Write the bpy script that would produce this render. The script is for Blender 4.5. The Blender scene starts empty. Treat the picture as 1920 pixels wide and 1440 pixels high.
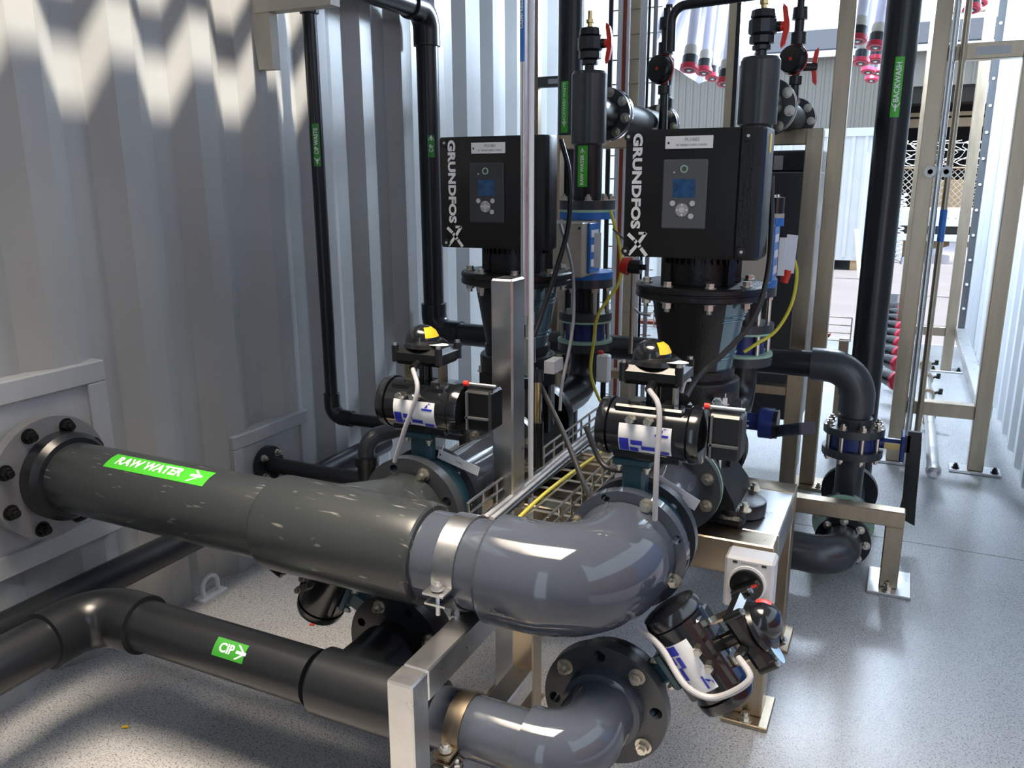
import bpy, bmesh, math, random
from mathutils import Vector as V, Matrix
random.seed(7)
C = bpy.context.scene.collection
PI = math.pi
H = 1.25
# ------------------------------------------------------------------ camera model (1920x1440 frame)
F = 1537.73; PIT = 0.24462402; YAW = -0.44272703; ROL = -0.00412945
cy, sy, cp, sp = math.cos(YAW), math.sin(YAW), math.cos(PIT), math.sin(PIT)
FW = V((sy*cp, cy*cp, -sp)); RT = V((cy, -sy, 0)); UP = RT.cross(FW)
cr, sr = math.cos(ROL), math.sin(ROL)
R2 = cr*RT + sr*UP; U2 = -sr*RT + cr*UP
def at(px, py, X=None, Y=None, Z=None):
    """the place in the container that a sight line reaches at a known wall, depth or height"""
    r = R2*((px-960)/F) - U2*((py-720)/F) + FW
    t = X/r.x if X is not None else (Y/r.y if Y is not None else (Z-H)/r.z)
    return V((0, 0, H)) + r*t
def zat(px, py, Y): return at(px, py, Y=Y).z
# ------------------------------------------------------------------ materials
def mat(name, col, rough=.5, metal=0., noise=0., nscale=20., bump=0., bscale=60., spec=.5, coat=0., stretch=None, trans=0., emit=None, rvar=0.):
    m = bpy.data.materials.new(name); m.use_nodes = True
    nt = m.node_tree; b = nt.nodes['Principled BSDF']
    b.inputs['Base Color'].default_value = (*col, 1); b.inputs['Roughness'].default_value = rough
    b.inputs['Metallic'].default_value = metal; b.inputs['Specular IOR Level'].default_value = spec
    if coat: b.inputs['Coat Weight'].default_value = coat; b.inputs['Coat Roughness'].default_value = .06
    if trans: b.inputs['Transmission Weight'].default_value = trans
    if emit: b.inputs['Emission Color'].default_value = (*emit[0], 1); b.inputs['Emission Strength'].default_value = emit[1]
    tc = nt.nodes.new('ShaderNodeTexCoord'); mp = nt.nodes.new('ShaderNodeMapping')
    nt.links.new(tc.outputs['Object'], mp.inputs['Vector'])
    if stretch: mp.inputs['Scale'].default_value = stretch
    if noise or rvar:
        n = nt.nodes.new('ShaderNodeTexNoise'); n.inputs['Scale'].default_value = nscale; n.inputs['Detail'].default_value = 4
        nt.links.new(mp.outputs['Vector'], n.inputs['Vector'])
        if noise:
            r = nt.nodes.new('ShaderNodeValToRGB')
            r.color_ramp.elements[0].position = .3; r.color_ramp.elements[1].position = .7
            r.color_ramp.elements[0].color = (*[c*(1-noise) for c in col], 1)
            r.color_ramp.elements[1].color = (*[min(1, c*(1+noise)) for c in col], 1)
            nt.links.new(n.outputs['Fac'], r.inputs['Fac']); nt.links.new(r.outputs['Color'], b.inputs['Base Color'])
        if rvar:
            mr = nt.nodes.new('ShaderNodeMapRange')
            mr.inputs['To Min'].default_value = max(.02, rough-rvar); mr.inputs['To Max'].default_value = min(1, rough+rvar)
            nt.links.new(n.outputs['Fac'], mr.inputs['Value']); nt.links.new(mr.outputs['Result'], b.inputs['Roughness'])
    if bump:
        n2 = nt.nodes.new('ShaderNodeTexNoise'); n2.inputs['Scale'].default_value = bscale; n2.inputs['Detail'].default_value = 3
        nt.links.new(mp.outputs['Vector'], n2.inputs['Vector'])
        bp = nt.nodes.new('ShaderNodeBump'); bp.inputs['Strength'].default_value = bump; bp.inputs['Distance'].default_value = .002
        nt.links.new(n2.outputs['Fac'], bp.inputs['Height']); nt.links.new(bp.outputs['Normal'], b.inputs['Normal'])
    return m
def add_scratches(m):
    nt = m.node_tree; b = nt.nodes['Principled BSDF']; tc = nt.nodes.new('ShaderNodeTexCoord'); mp = nt.nodes.new('ShaderNodeMapping')
    mp.inputs['Rotation'].default_value = (.6, .2, .9); mp.inputs['Scale'].default_value = (9, 75, 30)
    n = nt.nodes.new('ShaderNodeTexNoise'); n.inputs['Scale'].default_value = 1.6; n.inputs['Detail'].default_value = 2
    r = nt.nodes.new('ShaderNodeValToRGB'); r.color_ramp.elements[0].position = .66; r.color_ramp.elements[1].position = .76
    mx = nt.nodes.new('ShaderNodeMix'); mx.data_type = 'RGBA'; mx.inputs[7].default_value = (.16, .16, .155, 1)
    src = b.inputs['Base Color'].links[0].from_socket
    nt.links.new(tc.outputs['Object'], mp.inputs['Vector']); nt.links.new(mp.outputs['Vector'], n.inputs['Vector']); nt.links.new(n.outputs['Fac'], r.inputs['Fac'])
    nt.links.new(r.outputs['Color'], mx.inputs[0]); nt.links.new(src, mx.inputs[6]); nt.links.new(mx.outputs[2], b.inputs['Base Color'])
M = {}
M['wall'] = mat('painted_steel_wall', (.36, .365, .36), .38, noise=.06, nscale=3, bump=.15, bscale=25, rvar=.08)
M['white_lit'] = mat('white_and_lit_steel', (.62, .64, .66), .45, noise=.03, nscale=4)  # also the right wall's grey paint, with its brightness from light put into the colour
M['panel'] = mat('grey_painted_plate', (.36, .37, .385), .42, noise=.05, nscale=6, bump=.1)
M['pvc'] = mat('dark_grey_pvc', (.036, .041, .047), .30, noise=.12, nscale=9, rvar=.06)
M['pvcs'] = mat('scuffed_grey_pvc', (.026, .030, .032), .27, noise=.03, nscale=10, stretch=(.6, 1, 1))
add_scratches(M['pvcs'])
M['pvcl'] = mat('slate_grey_pvc', (.050, .060, .080), .08, noise=.07, nscale=7, rvar=.05)
M['pvcd'] = mat('black_pvc', (.011, .0125, .015), .28, spec=.45, noise=.1, nscale=8)
M['cast'] = mat('black_cast_iron', (.006, .006, .0065), .36, spec=.4, bump=.5, bscale=160, rvar=.08)
M['blackpl'] = mat('black_plastic', (.006, .0065, .007), .25)
M['blackgl'] = mat('glossy_black_anodised', (.008, .009, .011), .16, coat=.3)
M['box'] = mat('black_drive_housing', (.008, .008, .0085), .40, spec=.4, bump=.12, bscale=300, rvar=.05)
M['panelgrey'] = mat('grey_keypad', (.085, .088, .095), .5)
M['panelshade'] = mat('shaded_keypad', (.035, .038, .043), .5)
M['screen'] = mat('blue_display', (.02, .07, .17), .25, noise=.4, nscale=60)
M['white'] = mat('white_print', (.85, .85, .85), .5)
M['tag'] = mat('white_tag', (.72, .74, .78), .45)
M['ink'] = mat('grey_ink', (.35, .35, .36), .6)
M['dark'] = mat('black_ink', (.01, .01, .01), .6)
M['green'] = mat('green_sticker', (.05, .42, .02), .42)
M['greend'] = mat('deep_green_sticker', (.03, .22, .02), .42)
M['pvcm'] = mat('matt_black_pvc', (.012, .013, .015), .62, spec=.3)
M['blue'] = mat('blue_sticker', (.03, .17, .55), .42)
M['bluep'] = mat('blue_label_print', (.02, .03, .45), .45)
M['steel'] = mat('stainless_steel', (.42, .345, .255), .32, metal=1, noise=.10, nscale=30, stretch=(1, 1, .15), rvar=.10)
M['steelb'] = mat('bright_stainless', (.62, .62, .62), .30, metal=1, noise=.06, nscale=25, rvar=.08)
M['bolt'] = mat('zinc_bolt', (.62, .58, .50), .30, metal=1)
M['chrome'] = mat('polished_steel', (.75, .75, .77), .12, metal=1)
M['brass'] = mat('brass', (.55, .42, .2), .3, metal=1)
M['flange'] = mat('steel_flange', (.33, .33, .34), .42, metal=.7, noise=.12, nscale=12)
M['teal'] = mat('teal_enamel', (.018, .055, .075), .3, rvar=.05)
M['tealgl'] = mat('dark_blue_guard', (.10, .165, .195), .22, metal=.55)
M['navy'] = mat('navy_valve_enamel', (.012, .025, .14), .3)
M['bluebox'] = mat('bright_blue_enamel', (.02, .15, .50), .35)
M['beige'] = mat('beige_housing', (.42, .39, .33), .5, noise=.05, nscale=8)
M['gasket'] = mat('pale_green_gasket', (.32, .50, .38), .5)
M['red'] = mat('red_plastic', (.62, .03, .015), .35)
M['crimson'] = mat('crimson_ring', (.42, .01, .035), .3)
M['yellow'] = mat('yellow_plastic', (.75, .48, .01), .4)
M['cableb'] = mat('black_cable', (.012, .012, .013), .45)
M['cableg'] = mat('grey_cable', (.36, .36, .38), .45)
M['cablew'] = mat('white_cable', (.75, .76, .78), .45)
M['cabler'] = mat('brown_red_cable', (.30, .05, .02), .45)
M['cabley'] = mat('yellow_green_cable', (.55, .48, .03), .45)
M['wire'] = mat('zinc_wire', (.70, .66, .60), .3, metal=1)
M['isol'] = mat('light_grey_switch', (.55, .55, .57), .4)
M['lav'] = mat('lavender_sheet', (.62, .60, .72), .35, noise=.1, nscale=3, stretch=(6, 1, .4))
M['brown'] = mat('cardboard', (.45, .31, .17), .8, noise=.1)
M['tarp'] = mat('navy_tarpaulin', (.05, .06, .10), .5, bump=.4, bscale=6)
M['pave'] = mat('pale_concrete_paving', (.074, .076, .094), .8, noise=.08, nscale=1.5, bump=.1)
M['shed'] = mat('cream_cladding', (.23, .23, .21), .6, noise=.04)
M['roof'] = mat('slate_roof_sheeting', (.030, .038, .055), .9, noise=.08, nscale=2, stretch=(.3, 6, 6), spec=.05)
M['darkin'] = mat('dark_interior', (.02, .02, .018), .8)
M['tan'] = mat('tan_beam', (.30, .23, .15), .6)
M['tanpost'] = mat('tan_strut', (.40, .33, .23), .5)
M['skyblue'] = mat('pale_blue_panel', (.33, .52, .70), .45)
def wood(): return M['brown']
# speckled floor
def floor_mat():
    m = mat('speckled_grey_epoxy', (.38, .38, .38), .24, rvar=0)
    nt = m.node_tree; b = nt.nodes['Principled BSDF']; tc = nt.nodes.new('ShaderNodeTexCoord')
    n1 = nt.nodes.new('ShaderNodeTexNoise'); n1.inputs['Scale'].default_value = 260; n1.inputs['Detail'].default_value = 3
    n2 = nt.nodes.new('ShaderNodeTexNoise'); n2.inputs['Scale'].default_value = 2.2; n2.inputs['Detail'].default_value = 4
    for n in (n1, n2): nt.links.new(tc.outputs['Object'], n.inputs['Vector'])
    r = nt.nodes.new('ShaderNodeValToRGB'); e = r.color_ramp.elements
    e[0].position = .30; e[0].color = (.10, .10, .105, 1); e[1].position = .46; e[1].color = (.36, .36, .365, 1)
    x = e.new(.66); x.color = (.44, .44, .445, 1)
    mx = nt.nodes.new('ShaderNodeMix'); mx.data_type = 'RGBA'; mx.blend_type = 'MULTIPLY'; mx.inputs[0].default_value = 1
    r2 = nt.nodes.new('ShaderNodeValToRGB'); r2.color_ramp.elements[0].position = .3; r2.color_ramp.elements[0].color = (.82, .82, .82, 1); r2.color_ramp.elements[1].position = .6
    nt.links.new(n1.outputs['Fac'], r.inputs['Fac']); nt.links.new(n2.outputs['Fac'], r2.inputs['Fac'])
    nt.links.new(r.outputs['Color'], mx.inputs[6]); nt.links.new(r2.outputs['Color'], mx.inputs[7]); nt.links.new(mx.outputs[2], b.inputs['Base Color'])
    mr = nt.nodes.new('ShaderNodeMapRange'); mr.inputs['To Min'].default_value = .235; mr.inputs['To Max'].default_value = .265
    nt.links.new(n2.outputs['Fac'], mr.inputs['Value']); nt.links.new(mr.outputs['Result'], b.inputs['Roughness'])
    bp = nt.nodes.new('ShaderNodeBump'); bp.inputs['Strength'].default_value = .25; bp.inputs['Distance'].default_value = .001
    nt.links.new(n1.outputs['Fac'], bp.inputs['Height']); nt.links.new(bp.outputs['Normal'], b.inputs['Normal'])
    return m
M['floor'] = floor_mat()
# ------------------------------------------------------------------ mesh builder
def perp(a):
    a = a.normalized(); t = V((0, 0, 1)) if abs(a.z) < .9 else V((1, 0, 0))
    u = t.cross(a).normalized(); return u, a.cross(u)
class MB:
    def __init__(s): s.bm = bmesh.new()
    def faces(s, vs, fs):
        v = [s.bm.verts.new(p) for p in vs]
        for f in fs:
            try: s.bm.faces.new([v[i] for i in f])
            except ValueError: pass
        return s
    def box(s, c, d, m=None, bev=0):
        bm = bmesh.new(); bmesh.ops.create_cube(bm, size=1)
        for v in bm.verts: v.co = V((v.co.x*d[0], v.co.y*d[1], v.co.z*d[2]))
        if bev: bmesh.ops.bevel(bm, geom=bm.edges[:], offset=bev, segments=1, affect='EDGES', profile=.5)
        for v in bm.verts: v.co = (m @ v.co if m else v.co) + V(c)
        s.merge(bm); return s
    def merge(s, bm):
        me = bpy.data.meshes.new('t'); bm.to_mesh(me); bm.free(); s.bm.from_mesh(me); bpy.data.meshes.remove(me)
    def span(s, a, b, bev=0):     # box between two opposite corners
        a, b = V(a), V(b); return s.box((a+b)/2, [abs(x) for x in (b-a)], bev=bev)
    def bar(s, p0, p1, w, h, up=V((0, 0, 1)), bev=0):    # rectangular bar along a line
        p0, p1 = V(p0), V(p1); a = (p1-p0); L = a.length; a.normalize()
        x = up.cross(a)
        if x.length < 1e-4: x = V((1, 0, 0))
        x.normalize(); z = a.cross(x)
        m = Matrix((x, a, z)).transposed()
        return s.box((p0+p1)/2, (w, L, h), m, bev)
    def rings(s, rs, caps=True, closed=False):
        n = len(rs[0]); vv = [[s.bm.verts.new(p) for p in r] for r in rs]
        k = len(vv)
        for i in range(k if closed else k-1):
            a, b = vv[i], vv[(i+1) % k]
            for j in range(n): s.bm.faces.new((a[j], a[(j+1) % n], b[(j+1) % n], b[j]))
        if caps and not closed:
            s.bm.faces.new(vv[0][::-1]); s.bm.faces.new(vv[-1])
        return s
    def lathe(s, o, ax, prof, n=32, caps=True):     # prof: (distance along axis, radius)
        o = V(o); ax = V(ax).normalized(); u, w = perp(ax)
        return s.rings([[o+ax*h+(u*math.cos(2*PI*j/n)+w*math.sin(2*PI*j/n))*max(r, 1e-4) for j in range(n)] for h, r in prof], caps)
    def cyl(s, p0, p1, r0, r1=None, n=24, bev=0):
        p0, p1 = V(p0), V(p1); L = (p1-p0).length; r1 = r0 if r1 is None else r1
        pr = [(0, r0), (L, r1)]
        if bev: pr = [(0, r0-bev), (bev*.3, r0-bev*.3), (bev, r0), (L-bev, r1), (L-bev*.3, r1-bev*.3), (L, r1-bev)]
        return s.lathe(p0, p1-p0, pr, n)
    def tube(s, pts, r, n=14, caps=True):
        pts = [V(p) for p in pts]; rs = []; d0 = (pts[1]-pts[0]).normalized(); u, w = perp(d0)
        for i, p in enumerate(pts):
            d = (pts[min(i+1, len(pts)-1)]-pts[max(i-1, 0)]).normalized()
            q = d0.rotation_difference(d); u = q @ u; w = q @ w; d0 = d
            rr = r[i] if isinstance(r, (list, tuple)) else r
            rs.append([p+(u*math.cos(2*PI*j/n)+w*math.sin(2*PI*j/n))*rr for j in range(n)])
        return s.rings(rs, caps)
    def hexb(s, p, ax, r=.011, h=.010, wash=True, stud=True):
        p = V(p); ax = V(ax).normalized()
        if wash: s.cyl(p, p+ax*.003, r*1.35, n=14)
        s.cyl(p+ax*.003, p+ax*(.003+h), r, n=6)
        if stud: s.cyl(p+ax*.003, p+ax*(.003+h*1.7), r*.55, n=10)
        return s
    def plate(s, o, ax, R, t, ri=0., holes=(), hr=.01, n=48):   # round plate with real bolt holes
        o = V(o); ax = V(ax).normalized(); u, w = perp(ax)
        def loop(c, r, k, h): return [s.bm.verts.new(o+ax*h+c+(u*math.cos(2*PI*j/k)+w*math.sin(2*PI*j/k))*r) for j in range(k)]
        L = [(V((0, 0, 0)), R, n)]
        if ri: L.append((V((0, 0, 0)), ri, n))
        for a, rb in holes: L.append((u*math.cos(a)*rb+w*math.sin(a)*rb, hr, 12))
        ed = [[], []]
        for c, r, k in L:
            a = loop(c, r, k, 0); b = loop(c, r, k, t)
            for j in range(k):
                j2 = (j+1) % k; s.bm.faces.new((a[j], a[j2], b[j2], b[j]))
            for q, lp in ((0, a), (1, b)):
                for j in range(k): ed[q].append(s.bm.edges.get((lp[j], lp[(j+1) % k])))
        for q in (0, 1): bmesh.ops.triangle_fill(s.bm, use_beauty=True, use_dissolve=False, edges=ed[q])
        return s
    def prism(s, poly, o, u, v, d):      # polygon in the u/v plane pushed along d
        o, u, v, d = V(o), V(u), V(v), V(d)
        a = [o+u*x+v*y for x, y in poly]; b = [p+d for p in a]; n = len(a)
        va = [s.bm.verts.new(p) for p in a]; vb = [s.bm.verts.new(p) for p in b]
        s.bm.faces.new(va[::-1]); s.bm.faces.new(vb)
        for i in range(n): s.bm.faces.new((va[i], va[(i+1) % n], vb[(i+1) % n], vb[i]))
        return s
    def xf(s, fn):
        for v in s.bm.verts: v.co = fn(v.co.copy())
        return s
    def build(s, name, m, parent=None, smooth=True, ang=28):
        bmesh.ops.recalc_face_normals(s.bm, faces=s.bm.faces[:])
        if parent is None:
            lo = V([min(v.co[i] for v in s.bm.verts) for i in range(3)]); hi = V([max(v.co[i] for v in s.bm.verts) for i in range(3)])
            off = V(((lo.x+hi.x)/2, (lo.y+hi.y)/2, lo.z))
        else: off = V(parent['wo'])
        for v in s.bm.verts: v.co -= off
        me = bpy.data.meshes.new(name); s.bm.to_mesh(me); s.bm.free()
        o = bpy.data.objects.new(name, me); C.objects.link(o); me.materials.append(m)
        if smooth:
            me.polygons.foreach_set('use_smooth', [True]*len(me.polygons)); me.set_sharp_from_angle(angle=math.radians(ang))
        if parent is None: o.location = off
        else: o.parent = parent
        o['wo'] = tuple(off)
        return o
def thing(name, label, cat, loc, group=None):
    o = bpy.data.objects.new(name, None); C.objects.link(o); o.location = V(loc); o.empty_display_size = .05
    o['wo'] = tuple(V(loc)); return tag(o, label, cat, group)
def tag(o, label, cat, group=None):
    o['label'] = label; o['category'] = cat
    if group: o['group'] = group
    return o
def struct(o): o['kind'] = 'structure'; return o
def lab(o, l): o['label'] = l; return o
FN = {}
def text(body, size, o, u, v, name, m, parent, depth=.0008, bold=0., align='CENTER', wrap=None, space=1.0, xs=1.):
    c = bpy.data.curves.new('t', 'FONT'); c.body = body; c.size = size; c.align_x = align; c.align_y = 'CENTER'
    c.extrude = depth/2; c.offset = bold; c.space_character = space; c.resolution_u = 3
    ob = bpy.data.objects.new('t', c); C.objects.link(ob)
    bpy.context.view_layer.update()
    me = bpy.data.meshes.new_from_object(ob.evaluated_get(bpy.context.evaluated_depsgraph_get()))
    bpy.data.objects.remove(ob); bpy.data.curves.remove(c)
    mb = MB(); mb.bm.from_mesh(me); bpy.data.meshes.remove(me)
    if wrap: mb.xf(lambda p: wrap(p.x*xs, p.y, p.z))
    else:
        o, u, v = V(o), V(u).normalized(), V(v).normalized(); w = u.cross(v)
        mb.xf(lambda p: o+u*p.x*xs+v*p.y+w*p.z)
    return mb.build(name, m, parent, smooth=False)
def wrapper(o, ax, up, r, th0=0.):
    """sticker space (x along the pipe, y round it, z out of it) -> place on a pipe; up = radial direction of y=0"""
    o, ax, up = V(o), V(ax).normalized(), V(up).normalized(); side = up.cross(ax)
    return lambda x, y, z: o+ax*x+(up*math.cos(y/r+th0)+side*math.sin(y/r+th0))*(r+z)
def sticker(o, ax, up, r, L, w, m, parent, body, size, arrow='', name='sticker', bold=.0, flip=1, at_end=1):
    wr = wrapper(o, ax, up, r+.0006)
    mb = MB(); k = 8
    rs = [[wr(x, w*(j/k-.5)*1.0, 0) for j in range(k+1)] for x in [L*(i/6-.5) for i in range(7)]]
    for i in range(6):
        for j in range(k): mb.faces([rs[i][j], rs[i+1][j], rs[i+1][j+1], rs[i][j+1]], [(0, 1, 2, 3)])
    bmesh.ops.remove_doubles(mb.bm, verts=mb.bm.verts[:], dist=1e-5)
    st = mb.build(name, m, parent)
    wr2 = lambda x, y, z: wr(x, y, .0007+z*.3)
    text(body, size, None, None, None, 'lettering', M['white'], st, bold=bold, wrap=lambda x, y, z: wr2(x*1-(.0 if not arrow else .09*L*at_end), y, z))
    if arrow:
        a = MB(); q = size*.55
        for sg in (-1, 1):
            for (x0, y0, x1, y1) in ((-q*(1 if at_end > 0 else -1), sg*q, q*.4*(1 if at_end > 0 else -1), 0),):
                ww = q*.38
                p = [wr2(x0+L*.38*at_end, y0, 0), wr2(x0+ww+L*.38*at_end, y0, 0), wr2(x1+ww+L*.38*at_end, y1, 0), wr2(x1+L*.38*at_end, y1, 0)]
                a.faces(p, [(0, 1, 2, 3)])
        p = [wr2(x+L*.38*at_end, y, 0) for x, y in ((-q*.9, -q*.2), (q*.9, -q*.2), (q*.9, q*.2), (-q*.9, q*.2))]
        a.faces(p, [(0, 1, 2, 3)])
        a.build('arrow', M['white'], st)
    return st
def arc(c, a, b, R, n=12):   # quarter bend: from c+R*a ... around centre c to c+R*b
    c, a, b = V(c), V(a), V(b)
    return [c+a*R*math.cos(t*PI/2/n)+b*R*math.sin(t*PI/2/n) for t in range(n+1)]
def catmull(pts, k=8):
    pts = [V(p) for p in pts]; P = [pts[0]*2-pts[1]]+pts+[pts[-1]*2-pts[-2]]; out = []
    for i in range(1, len(P)-2):
        for j in range(k):
            t = j/k; a, b, c, d = P[i-1:i+3]
            out.append(.5*((2*b)+(c-a)*t+(2*a-5*b+4*c-d)*t*t+(3*b-a-3*c+d)*t**3))
    return out+[pts[-1]]
def flange(parent, o, ax, R, t, ri, m, nb=8, bolts=4, rb=None, off=0., br=.011, name='flange', bm=None, face=1, hh=.009, bh=.011):
    """bolted round flange: plate from o to o+ax*t, bolt heads on the -ax face (face=1) or the +ax face (-1)"""
    o = V(o); ax = V(ax).normalized(); u, w = perp(ax); rb = rb or (R+ri)/2+.004
    A = [off+2*PI*i/nb for i in range(nb)]
    st = nb//bolts if bolts else 1
    bi = [A[i] for i in range(0, nb, st)] if bolts else []
    ho = [(a, rb) for a in A if a not in bi]
    f = MB().plate(o, ax, R, t, ri, ho, hh).build(name, m, parent)
    for a in bi:
        d = u*math.cos(a)*rb+w*math.sin(a)*rb
        p = o+d if face == 1 else o+d+ax*t
        MB().hexb(p, -ax*face, br, bh).build('bolt', bm or M['bolt'], f)
    return f
def rod(name, pts, r, m, label, cat, group=None, n=10, k=8, smooth=True):
    return tag(MB().tube(catmull(pts, k) if len(pts) > 2 and smooth else pts, r, n).build(name, m), label, cat, group)
# ================================================================== the container
XL, XR, ZC, Y0, Y1 = -1.867, .5375, 2.62, -1.4, 7.0
PER = .271
def corrugated(x, sgn, ya, yb, z0, z1, name, m, phase=1.845):
    k0 = math.floor((ya-phase)/PER); pts = []
    y = phase+k0*PER
    while y < yb+PER:
        pts += [(y, 0), (y+.07, 0), (y+.135, 1), (y+.205, 1)]; y += PER
    pts = [(min(max(a, ya), yb), d) for a, d in pts if ya-.07 < a < yb+.07]
    mb = MB(); prev = None
    for zz in [0]: pass
    col = [[V((x-sgn*.036*d, a, z)) for z in (z0, z1)] for a, d in pts]
    out = [[V((x-sgn*.036*d-sgn*.004, a, z)) for z in (z0, z1)] for a, d in pts]
    for i in range(len(col)-1):
        if abs(pts[i][0]-pts[i+1][0]) < 1e-5: continue
        mb.faces([col[i][0], col[i+1][0], col[i+1][1], col[i][1]], [(0, 1, 2, 3)])
        mb.faces([out[i][0], out[i+1][0], out[i+1][1], out[i][1]], [(0, 1, 2, 3)])
    return struct(mb.build(name, m, smooth=False))
corrugated(XL, 1, Y0, Y1, 0, ZC, 'wall_left', M['wall'])
corrugated(XR, -1, 2.6, Y1-.1, 0, ZC, 'wall_right', M['white_lit'], 1.9)
struct(MB().span((XR, Y0, 0), (XR+.04, .4, ZC)).build('wall_side', M['white_lit'], smooth=False))
struct(MB().span((XL-.045, Y0-.03, 0), (-.50, Y0, ZC)).span((.0, Y0-.03, 0), (XR+.04, Y0, ZC)).build('wall_back', M['wall'], smooth=False))
fl = MB()
JY = 3.02
fl.span((XL-.05, Y0-.03, -.12), (XR+.05, JY-.002, 0)); fl.span((XL-.05, JY+.002, -.12), (XR+.05, Y1, 0)); fl.span((XL-.05, JY-.002, -.12), (XR+.05, JY+.002, -.004))
struct(fl.build('floor', M['floor'], smooth=False))
ce = MB()
SL = ((-1.665, -1.625), (-1.597, -1.546)); ys0, ys1 = -.3, 2.45
xs = [XL-.045, SL[0][0], SL[0][1], SL[1][0], SL[1][1], XR+.045]
ce.span((xs[0], Y0-.03, ZC), (xs[5], ys0, ZC+.03)); ce.span((xs[0], ys1, ZC), (xs[5], Y1, ZC+.03))
for a, b in ((0, 1), (2, 3), (4, 5)): ce.span((xs[a], ys0, ZC), (xs[b], ys1, ZC+.03))
ce.span((XR+.045, .2, ZC), (1.6, 2.8, ZC+.03))
struct(ce.build('ceiling', M['white_lit'], smooth=False))
# corner post and seal strip of the far doorway
cpst = MB().span((.47, Y1-.1, 0), (XR+.05, Y1, ZC)).span((.50, Y1-.14, 0), (XR, Y1-.1, ZC))
struct(cpst.build('trim_1', M['white_lit'], smooth=False))
ss = thing('door_seal_strip', 'dark grey bolted seal strip up the far end of the right wall', 'seal strip', (.44, Y1-.05, .05))
MB().span((.425, Y1-.06, .05), (.468, Y1-.03, ZC)).build('strip', M['panelgrey'], ss, smooth=False)
for i in range(14): MB().cyl((.447, Y1-.06, .12+i*.18), (.447, Y1-.072, .12+i*.18), .010, n=10).build('bolt', M['white'], ss)
struct(MB().span((XL-.04, Y1-.12, 0), (XL+.03, Y1, ZC)).build('trim_2', M['wall'], smooth=False))
struct(MB().span((XL, Y1-.1, ZC-.04), (XR, Y1, ZC)).build('trim_3', M['white_lit'], smooth=False))
# welded pass-through plates on the left wall
def wall_plate(ya, yb, za, zb, bw, label, fl_y, fl_z):
    t = thing('wall_plate', label, 'wall plate', (XL, (ya+yb)/2, za))
    MB().span((XL-.002, ya+bw*.5, za+bw*.5), (XL+.006, yb-bw*.5, zb-bw*.5)).build('plate', M['panel'], t, smooth=False)
    f = MB(); x0, x1 = XL-.036, XL+.016
    f.span((x0, ya, zb-bw), (x1, yb, zb), .003).span((x0, ya, za), (x1, yb, za+bw), .003).span((x0, ya, za+bw), (x1, ya+bw, zb-bw), .003).span((x0, yb-bw, za+bw), (x1, yb, zb-bw), .003)
    f.build('frame', M['panel'], t)
    return t
wall_plate(.93, 1.43, .33, .80, .055, 'grey welded steel plate on the left wall round the big pipe flange', 1.2, .56)
wall_plate(1.85, 2.22, .16, .463, .045, 'smaller grey welded steel plate on the left wall round the small pipe flange', 2, .33)
# black scuff marks and bracket
WZ = at(500, 60, X=-1.78)
br = thing('wall_bracket', 'cream steel gusset bracket hanging high on the left wall', 'bracket', at(500, 128, X=XL))
b0 = at(492, -30, X=-1.83); b1 = at(500, 130, X=-1.83)
MB().prism([(0, 0), (.055, 0), (.055, b0.z-b1.z), (-.03, b0.z-b1.z)], (-1.86, b1.y, b1.z), (1, 0, 0), (0, 0, 1), (0, .035, 0)).build('gusset', M['beige'], br, smooth=False)
pa = at(590, 4, Y=b1.y)
MB().span((-1.86, b1.y-.005, pa.z-.012), (pa.x+.06, b1.y+.04, pa.z+.035)).build('arm', M['beige'], br, smooth=False)
lr = thing('lashing_ring', 'small white lashing ring welded at the foot of the left wall', 'lashing ring', at(390, 1115, X=-1.85))
p = at(395, 1108, X=-1.84)
MB().tube([V((p.x, p.y-.03, .0)), V((p.x, p.y-.03, .03))]+arc((p.x, p.y, .035), (0, -1, 0), (0, 0, 1), .03, 6)+arc((p.x, p.y, .035), (0, 0, 1), (0, 1, 0), .03, 6)+[V((p.x, p.y+.03, 0))], .007, 8).build('ring', M['white_lit'], lr)
MB().span((p.x-.02, p.y-.05, 0), (p.x+.02, p.y+.05, .006)).build('foot', M['white_lit'], lr)
for px, py, m, l in ((235, 1363, 'yellow', 'tiny yellow cable offcut lying lowest on the bare floor'), (297, 1220, 'yellow', 'tiny yellow cable offcut on the floor under the pipe elbow'), (585, 1171, 'red', 'tiny red cable offcut on the floor left of the black valve')):
    q = at(px, py, Z=.003); tag(MB().tube([q+V((-.006, -.004, 0)), q+V((0, 0, .001)), q+V((.006, .003, 0))], .003, 8).build('cable_offcut', M[m]), l, 'offcut', 'cable offcuts on the floor')
# ================================================================== raw water main
YM, ZM, RM = 1.236, .556, .085
rw = thing('raw_water_pipe', 'large dark grey raw water pipe from wall flange to glossy front elbow', 'pipe', (-1.2, YM, ZM-RM))
XA = (1, 0, 0)
XT, XE = -.905, -.428
flange(rw, (XL+.036, YM-.02, ZM), (1, 0, 0), .150, .028, .086, M['flange'], 8, 8, rb=.126, off=.39, br=.014, face=-1, bm=M['cast'], name='wall_flange', bh=.014)
MB().lathe((XL+.064, YM, ZM), XA, [(0, .108), (.035, .108), (.04, .104), (.05, .097), (.052, .086)], 40).build('stub_collar', M['pvcd'], rw)
RT_ = .099
MB().cyl((XL+.09, YM, ZM), (-1.13, YM, ZM), RM, n=48).build('pipe', M['pvcs'], rw)
tee = MB().lathe((-1.14, YM, ZM), XA, [(0, RM), (.012, RT_-.003), (.02, RT_), (.365, RT_), (.379, RT_-.002), (.383, RT_-.006), (.385, RM)], 56)
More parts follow.
